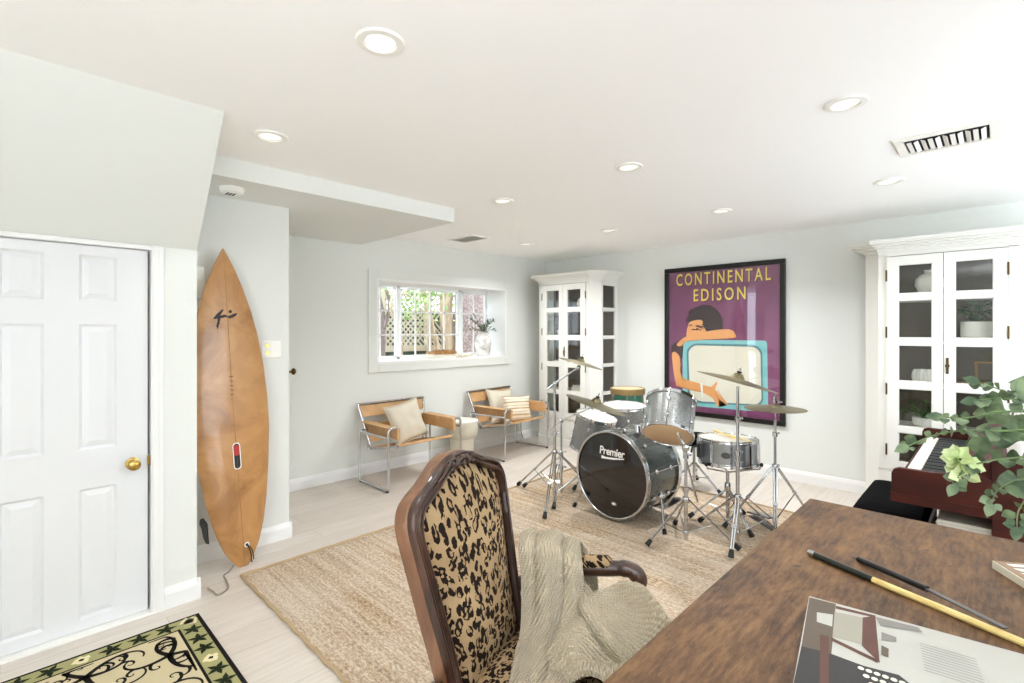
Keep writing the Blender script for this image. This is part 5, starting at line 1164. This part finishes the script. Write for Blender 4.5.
# long stick: dark green barrel with a silver cap, then yellow wood
p0, p1, p2, p3 = V(-.408, 1.722, 0), V(-.244, 1.656, 0), V(-.065, 1.590, 0), V(.13, 1.512, 0)
ws = thing('walking_stick', 'long yellow wooden stick with dark green end and silver cap, across the desk', 'stick', (0, 0, DZ+.009)); d = (p1-p0).normalized()
b = MB(); b.tube([p0+d*.01, p1], .0088, 12); b.build('dark_grip', 'grip_green', ws)
b = MB(); b.cyl(p0-d*.006, p0+d*.012, .0095, .0095, 14); b.ell(p0-d*.006, .006, .0095, .0095, n=12, m=6); b.build('end_cap', 'chrome', ws)
b = MB(); b.tube([p1, p2, p3], [.0085, .0085, .0085], 8); b.build('shaft', 'yellow_wood', ws, smooth=False)
lo = thing('letter_opener', 'long letter opener with a black handle and thin steel blade, crossing the yellow stick', 'letter opener', (0, 0, DZ)); q0, q1, q2 = V(-.298, 1.776, .009), V(-.131, 1.668, .020), V(.02, 1.556, .024)
d = (q1-q0).normalized(); b = MB(); b.tube(catmull([q0, q0+d*.02, q0+(q1-q0)*.5, q1], 5), [.003]+[.0085]*15, 10); b.build('handle', 'black_plastic', lo)
b = MB(); b.tube([q0-d*.022+V(.0, .004, 0), q0-d*.012, q0], [.0012, .002, .003], 6); b.build('hanging_loop', 'steel_dark', lo)
b = MB(); s_ = d.cross(V(0, 0, 1)).normalized(); b.obox(q1+(q2-q1)*.45, (q2-q1).normalized(), s_, V(0, 0, 1), (q2-q1).length*.5, .0075, .0014); b.build('blade', 'steel_dark', lo, smooth=False)
bx = thing('photo_card_box', 'small cream-sided box with a brown printed top at the desk edge', 'box', (-.013, 2.0, DZ), math.radians(-58))
MB().box(0, .16, 0, .14, 0, .022).build('box_body', 'book_cream', bx, smooth=False, bevel=.001); MB().box(.004, .156, .004, .136, .022, .0235).build('printed_lid', 'book_brown', bx, smooth=False)
b = MB()
for i in range(5): b.face([b.pt((.02+.028*i, .02, .0238)), b.pt((.036+.028*i, .03, .0238)), b.pt((.03+.028*i, .12, .0238)), b.pt((.016+.028*i, .11, .0238))])
b.build('lid_print', 'paper', bx, smooth=False)

# ================================================================ PIANO AND BENCH
pn = thing('digital_piano', 'mahogany upright digital piano seen from its end, keys facing the bench', 'piano', (0, 0, 0))
PX, PB, PT = -.376, -.02, .34; PY0, PY1 = 3.05, 4.47
for y in (PY0, PY1-.03):
    b = MB(); pr_ = [(PX, .63), (PB, .63), (PB, .80), (-.05, .815), (-.22, .795), (PX+.03, .795), (PX+.008, .785), (PX, .765)]
    b.prism(pr_, (0, y+.03, 0), (1, 0, 0), (0, 0, 1), .03); b.build('cheek', 'piano_wood', pn, smooth=False, bevel=.003)
MB().box(PX, PB, PY0+.03, PY1-.03, .63, .695).build('key_bed', 'piano_wood', pn, smooth=False, bevel=.003)
MB().box(PX-.004, PB, PY0-.004, PY0, .63, .672).build('cheek_band', 'piano_wood', pn, smooth=False)
b = MB(); b.box(PB, PT, PY0, PY0+.03, 0, .90); b.box(PB, PT, PY1-.03, PY1, 0, .90); b.box(PB, PB+.03, PY0+.03, PY1-.03, .08, .70); b.box(PT-.03, PT, PY0+.03, PY1-.03, .05, .88)
b.build('case', 'piano_wood', pn, smooth=False, bevel=.003)
b = MB(); b.prism([(-.14, .76), (-.13, .80), (-.03, .885), (.06, .905), (PT, .905), (PT, .885), (.06, .88), (-.02, .70), (-.14, .70)], (0, PY1-.03, 0), (1, 0, 0), (0, 0, 1), PY1-PY0-.06); b.build('top_lid', 'piano_wood', pn, smooth=False)
b = MB()
for x in (PX+.05,):
    for y in (PY0+.60, PY1-.09): b.box(x+.22, x+.265, y, y+.03, 0, .63)
b.build('front_post', 'piano_wood', pn, smooth=False)
yk0, yk1 = PY0+.075, PY1-.075; kw = (yk1-yk0)/52
for k in range(52):
    MB().box(PX+.035, -.14, yk0+k*kw+.0006, yk0+(k+1)*kw-.0006, .70, .742).build('white_key', 'key_white', pn, smooth=False)
for k in range(51):
    if k % 7 in (1, 4): continue
    y = yk0+(k+1)*kw; MB().box(PX+.095, -.14, y-.006, y+.006, .742, .754).build('black_key', 'key_black', pn, smooth=False)
b = MB(); b.obox((.07, 3.76, 1.0), (0, 1, 0), V(.25, 0, .97).normalized(), V(.97, 0, -.25).normalized(), .42, .11, .006); b.build('music_rest', 'piano_wood', pn, smooth=False)
for k in range(3):
    b = MB(); b.box(PB+.06, PB+.12, 3.70+k*.07, 3.73+k*.07, .05, .07); b.build('pedal', 'brass', pn, smooth=False)
sm = thing('sheet_music', 'open sheets of music leaning on the piano rest, white with fine print', 'sheet music', (.045, 3.52, .915), rot=(0, math.radians(14.5), 0))
b = MB()
def sh(u, v): return (-.012*math.sin(PI*u)-.01*math.sin(v*3)*u, -.26+.52*u, .36*v)
b.grid(sh, 12, 8); b.build('pages', 'sheet_paper', sm, solid=.004)
cu = pot_vase('candle_cup', 'small cream cup on the piano top', [(0, 0), (.03, 0), (.038, .07), (.034, .07), (.028, .01), (0, .01)], (.06, 3.13, .905), 'white_ceramic', 'cup')
for k in range(9):
    MB().box(-.215+.004*(k % 3), -.022, 3.14+.003*(k % 2), 3.36, .498+k*.0068, .504+k*.0068).build('sheet_bundle', 'paper' if k % 2 else 'paper_edge', None, smooth=False)
    o = COL.objects[-1] if False else bpy.data.objects[[x.name for x in bpy.data.objects if x.name.startswith('sheet_bundle')][-1]]
sbx = [o for o in bpy.data.objects if o.name.startswith('sheet_bundle')]
rk = thing('music_rack', 'low mahogany shelf box under the keyboard holding music books', 'rack', (0, 0, 0))
b = MB(); b.box(-.235, -.021, 3.13, 3.40, .478, .495); b.box(-.235, -.225, 3.13, 3.40, 0, .495); b.box(-.031, -.021, 3.13, 3.40, 0, .478); b.build('rack_frame', 'piano_wood', rk, smooth=False)
for i, o in enumerate(sbx):
    o.name = 'music_book'; tag(o, 'thin white music book under the piano keyboard, '+('lowest', 'second lowest', 'third from the bottom', 'fourth from the bottom', 'middle', 'fourth from the top', 'third from the top', 'second from the top', 'topmost')[i]+' of the stack', 'book', 'music books under the keyboard')
bn = thing('piano_bench', 'low bench with a black velvet cushioned seat, pushed under the keyboard', 'bench', (-.43, 3.66, 0))
BX, BY = .165, .37
b = MB()
def pad(u, v):
    x, y = 2*u-1, 2*v-1; t_ = (max(0, 1-abs(x)**6)*max(0, 1-abs(y)**8))**.4; return (x*BX, y*BY, .455+.052*t_)
b.grid(pad, 16, 24); b.grid(lambda u, v: (BX*(2*u-1), BY*(2*v-1), .455), 1, 1); b.build('cushion', 'velvet_black', bn)
b = MB(); b.box(-BX, BX, -BY, BY, .40, .455); b.build('bench_frame', 'piano_wood', bn, smooth=False, bevel=.004)
for sx in (-1, 1):
    for sy in (-1, 1):
        b = MB(); b.box(sx*(BX-.025)-.02, sx*(BX-.025)+.02, sy*(BY-.025)-.02, sy*(BY-.025)+.02, 0, .40); b.build('leg', 'piano_wood', bn, smooth=False, bevel=.003)

# ================================================================ EUCALYPTUS ON THE DESK
eu = thing('eucalyptus_arrangement', 'trailing eucalyptus branches with pale green blooms in a vase on the desk', 'plant', (.165, 1.63, DZ))
b = MB(); b.lathe([(0, 0), (.05, 0), (.07, .03), (.075, .12), (.05, .2), (.035, .24), (.045, .27), (.038, .268), (.03, .24), (.04, .18)], n=28); b.build('vase', 'white_ceramic', eu)
o = V(.165, 1.63, DZ); sp = [
 [(.165, 1.63, 1.02), (.08, 1.60, 1.22), (.0, 1.57, 1.235), (-.09, 1.52, 1.225), (-.148, 1.465, 1.195)],
 [(.165, 1.63, 1.02), (.10, 1.62, 1.25), (.02, 1.58, 1.28), (-.05, 1.54, 1.262), (-.09, 1.515, 1.262)],
 [(.165, 1.63, 1.02), (.11, 1.63, 1.24), (.03, 1.61, 1.31), (-.03, 1.58, 1.34)],
 [(.165, 1.63, 1.02), (.12, 1.64, 1.26), (.06, 1.62, 1.30), (.0, 1.60, 1.305), (-.035, 1.575, 1.30)],
 [(.165, 1.63, 1.02), (.09, 1.61, 1.17), (.02, 1.58, 1.175), (-.05, 1.54, 1.15), (-.07, 1.53, 1.11)],
 [(.165, 1.63, 1.02), (.10, 1.62, 1.13), (.04, 1.60, 1.13), (.0, 1.58, 1.10), (-.01, 1.57, 1.07)],
 [(.165, 1.63, 1.02), (.12, 1.63, 1.12), (.07, 1.62, 1.12), (.035, 1.61, 1.06), (.03, 1.60, 1.02)],
 [(.165, 1.63, 1.02), (.14, 1.66, 1.25), (.10, 1.68, 1.33), (.05, 1.66, 1.34)],
 [(.165, 1.63, 1.02), (.20, 1.62, 1.2), (.26, 1.6, 1.28), (.33, 1.58, 1.26)],
 [(.165, 1.63, 1.02), (.18, 1.70, 1.2), (.22, 1.78, 1.27), (.27, 1.86, 1.24)],
 [(.165, 1.63, 1.02), (.10, 1.66, 1.20), (.03, 1.66, 1.22), (-.03, 1.63, 1.20)]]
b = MB(); lf = MB(); random.seed(21)
for P in sp:
    P = [V(*p)-o for p in P]; C_ = catmull(P, 8); m_ = len(C_); b.tube(C_, [.0028*(1-.6*i/m_) for i in range(m_)], 6)
    for i in range(8, m_, 3):
        f = i/m_; dirn = (C_[min(i+1, m_-1)]-C_[i-1]).normalized()
        for s_ in (-1, 1):
            side = dirn.cross(V(random.uniform(-.5, .5), random.uniform(-.5, .5), 1)).normalized()*s_
            L = random.uniform(.022, .042)*(1.2-.6*f); lf.leaf(C_[i]+side*.004, side+dirn*.5+V(0, 0, random.uniform(-.5, .5)), V(random.uniform(-.6, .6), -1, random.uniform(-.2, .8)), L, L*.92, .12, 4)
    lf.leaf(C_[-1], dirn, V(.2, -1, .3), .035, .022, .1, 4)
for (u_, L) in (((.045, 1.60, 1.30), .085), ((.01, 1.585, 1.285), .062), ((.06, 1.62, 1.27), .07), ((-.01, 1.58, 1.20), .06), ((.03, 1.60, 1.21), .065), ((.05, 1.61, 1.13), .06), ((.02, 1.59, 1.10), .055)):
    for k in range(2): a = random.uniform(0, 6.28); lf.leaf(V(*u_)-o, V(math.cos(a)*.8, .3, math.sin(a)), V(.3, -1, .2), L*.85, L*.8, .1, 5)
b.build('stems', 'stem_green', eu); lf.build('leaves', 'eucalyptus_leaf', eu)
for c_, R_ in (((-.064, 1.540, 1.165), .027), ((-.060, 1.545, 1.130), .026), ((-.045, 1.55, 1.15), .020)):
    b = MB(); c_ = V(*c_)-o
    for k in range(16):
        a, e = random.uniform(0, 2*PI), random.uniform(-.9, 1.2); d = V(math.cos(a)*math.cos(e), math.sin(a)*math.cos(e), math.sin(e)); b.leaf(c_+d*R_*.2, d, V(random.uniform(-1, 1), random.uniform(-1, 1), .4), R_*1.1, R_*1.15, .35, 4)
    b.build('bloom', 'pale_petal', eu)

# ================================================================ GARDEN BEYOND THE WINDOW
struct(MB().box(-14, -5.2, -2, 12, -.1, .0).build('ground', 'ground_leaf', smooth=False))
gw = thing('garden_wall', 'mottled pink rendered wall outside the window, behind the vase', 'wall', (-6.2, 5.05, 0))
b = MB(); b.box(0, .2, 0, 2.2, 0, 3.4); b.box(0, 1.0, 2.0, 2.2, 0, 3.4); b.build('render_face', 'stucco_pink', gw, smooth=False); MB().box(-.02, .22, -.02, 2.2, 3.4, 3.46).build('coping', 'lattice_cream', gw, smooth=False)
lt = thing('lattice_fence', 'cream diamond lattice fence with dark green boards below, seen through the window', 'fence', (-6.9, 3.2, 0))
FZ0, FZ1, FLn = 1.22, 2.05, 2.4; b = MB(); s2_ = math.sqrt(.5)
k = -FZ1
while k < FLn+1:
    for sg in (1, -1):
        # slat from bottom z to top z clipped to the fence length
        y0_, y1_ = (k, k+(FZ1-FZ0)) if sg > 0 else (k+(FZ1-FZ0), k); P0, P1 = V(0, y0_, FZ0), V(0, y1_, FZ1)
        if max(y0_, y1_) <= FLn and min(y0_, y1_) >= 0: d = (P1-P0); b.obox((P0+P1)/2+V(.006*sg, 0, 0), d.normalized(), V(1, 0, 0).cross(d).normalized(), (1, 0, 0), d.length/2, .012, .004)
    k += .095
b.build('lattice_panel', 'lattice_cream', lt, smooth=False)
b = MB(); b.box(-.04, .04, 0, FLn, 1.13, 1.22); b.box(-.04, .04, 0, FLn, 2.05, 2.10); b.build('rail', 'lattice_cream', lt, smooth=False)
for y in (0, .95, 1.85): MB().box(-.05, .05, y-.045, y+.045, 0, 2.15).build('post', 'lattice_cream', lt, smooth=False)
b = MB()
for i in range(16): b.box(-.02, -.005, i*.15+.004, i*.15+.146, 0, 1.13)
b.build('board_panel', 'fence_green', lt, smooth=False)
def tree(label, loc, trunks, mat_, crowns, leafm='tree_leaf', group='garden trees seen through the window'):
    r = thing('tree', label, 'tree', loc, group=group)
    for P, rs in trunks:
        b = MB(); C_ = catmull(P, 6); m_ = len(C_); b.tube([p+V(.02*noise.noise(p*3), .02*noise.noise(p*3+V(9, 0, 0)), 0) for p in C_], [rs[0]+(rs[1]-rs[0])*i/(m_-1) for i in range(m_)], 12); b.build('trunk', mat_, r)
    b = MB(); random.seed(len(label)*7)
    for (c_, R_, n_) in crowns:
        for k in range(n_):
            d = V(random.gauss(0, .5)*R_, random.gauss(0, .5)*R_, random.gauss(0, .4)*R_); b.leaf(V(*c_)+d, V(random.uniform(-1, 1), random.uniform(-1, 1), random.uniform(-1, .4)), V(random.uniform(-1, 1), random.uniform(-1, 1), 1), random.uniform(.06, .11), random.uniform(.03, .055), .2, 2)
    b.build('foliage', leafm, r)
tree('thick pale smooth-barked tree in front of the lattice fence', (-6.3, 4.98, 0), [([(0, 0, 0), (.02, .02, 1.1), (-.02, .0, 1.9), (.0, .08, 3.2)], (.12, .10)), ([(.05, -.1, 0), (.06, -.22, 1.0), (.04, -.30, 1.5), (.0, -.48, 2.1), (0, -.6, 3)], (.05, .03))], 'bark_pale', [((.1, -.5, 2.25), .55, 130), ((0, .3, 3.2), .8, 160)])
tree('grey knotted tree trunk at the far end of the window', (-6.4, 3.78, 0), [([(0, 0, 0), (.02, -.04, 1.1), (-.02, .02, 1.6), (.0, -.12, 2.2), (.0, -.2, 3.2)], (.16, .10)), ([(.1, .05, 1.5), (.1, .16, 1.9), (.1, -.1, 2.4)], (.03, .02))], 'bark_grey', [((0, -.1, 2.35), .45, 90), ((-.2, .3, 2.6), .5, 80)])
tree('slender bent white-barked sapling in the middle of the window', (-5.9, 3.70, 0), [([(0, .18, 0), (0, .16, 1.15), (0, .17, 1.35), (0, .08, 1.6), (0, .0, 1.8), (0, .06, 2.05), (0, -.05, 2.5)], (.028, .018))], 'bark_pale', [((0, .3, 2.1), .35, 100), ((-.1, .8, 2.2), .4, 120), ((-.2, .5, 1.85), .25, 60)])
tree('leafy green shrub growing behind the lattice fence', (-7.7, 4.6, 0), [([(0, 0, 0), (0, .1, 1.2), (0, .1, 2.4)], (.06, .03))], 'bark_grey', [((0, -.9, 1.9), .8, 380), ((0, .2, 2.2), .9, 450), ((0, 1.1, 2.0), .7, 300), ((.2, 0, 2.9), .9, 250)])
MB_ = MB(); MB_.box(-9.2, -9.0, 0, 9, 0, 1.9); hg = MB_.build('boundary_wall', 'hedge_dark', smooth=False); tag(hg, 'dark green boundary hedge far behind the lattice fence', 'hedge')

# ================================================================ ADDED FILL LAMPS OUT OF FRAME
for (x_, y_), p_ in FILL_UPLIGHTS:
    r = thing('added_fill_lamp', 'unseen slim white lamp added to brighten the ceiling, by the right-hand wall, '+('beside the piano' if y_ > 1 else 'behind the desk'), 'lamp', (x_, y_, 0))
    b = MB(); b.lathe([(0, 0), (.14, 0), (.14, .015), (.02, .03), (.012, .05), (.012, 1.5), (0, 1.5)], n=24); b.build('pole', 'white_plastic', r)
    b = MB(); b.lathe([(.0, 1.50), (.05, 1.50), (.24, 1.66), (.235, 1.66), (.05, 1.51), (0, 1.51)], n=32); b.build('bowl_shade', 'white_plastic', r)
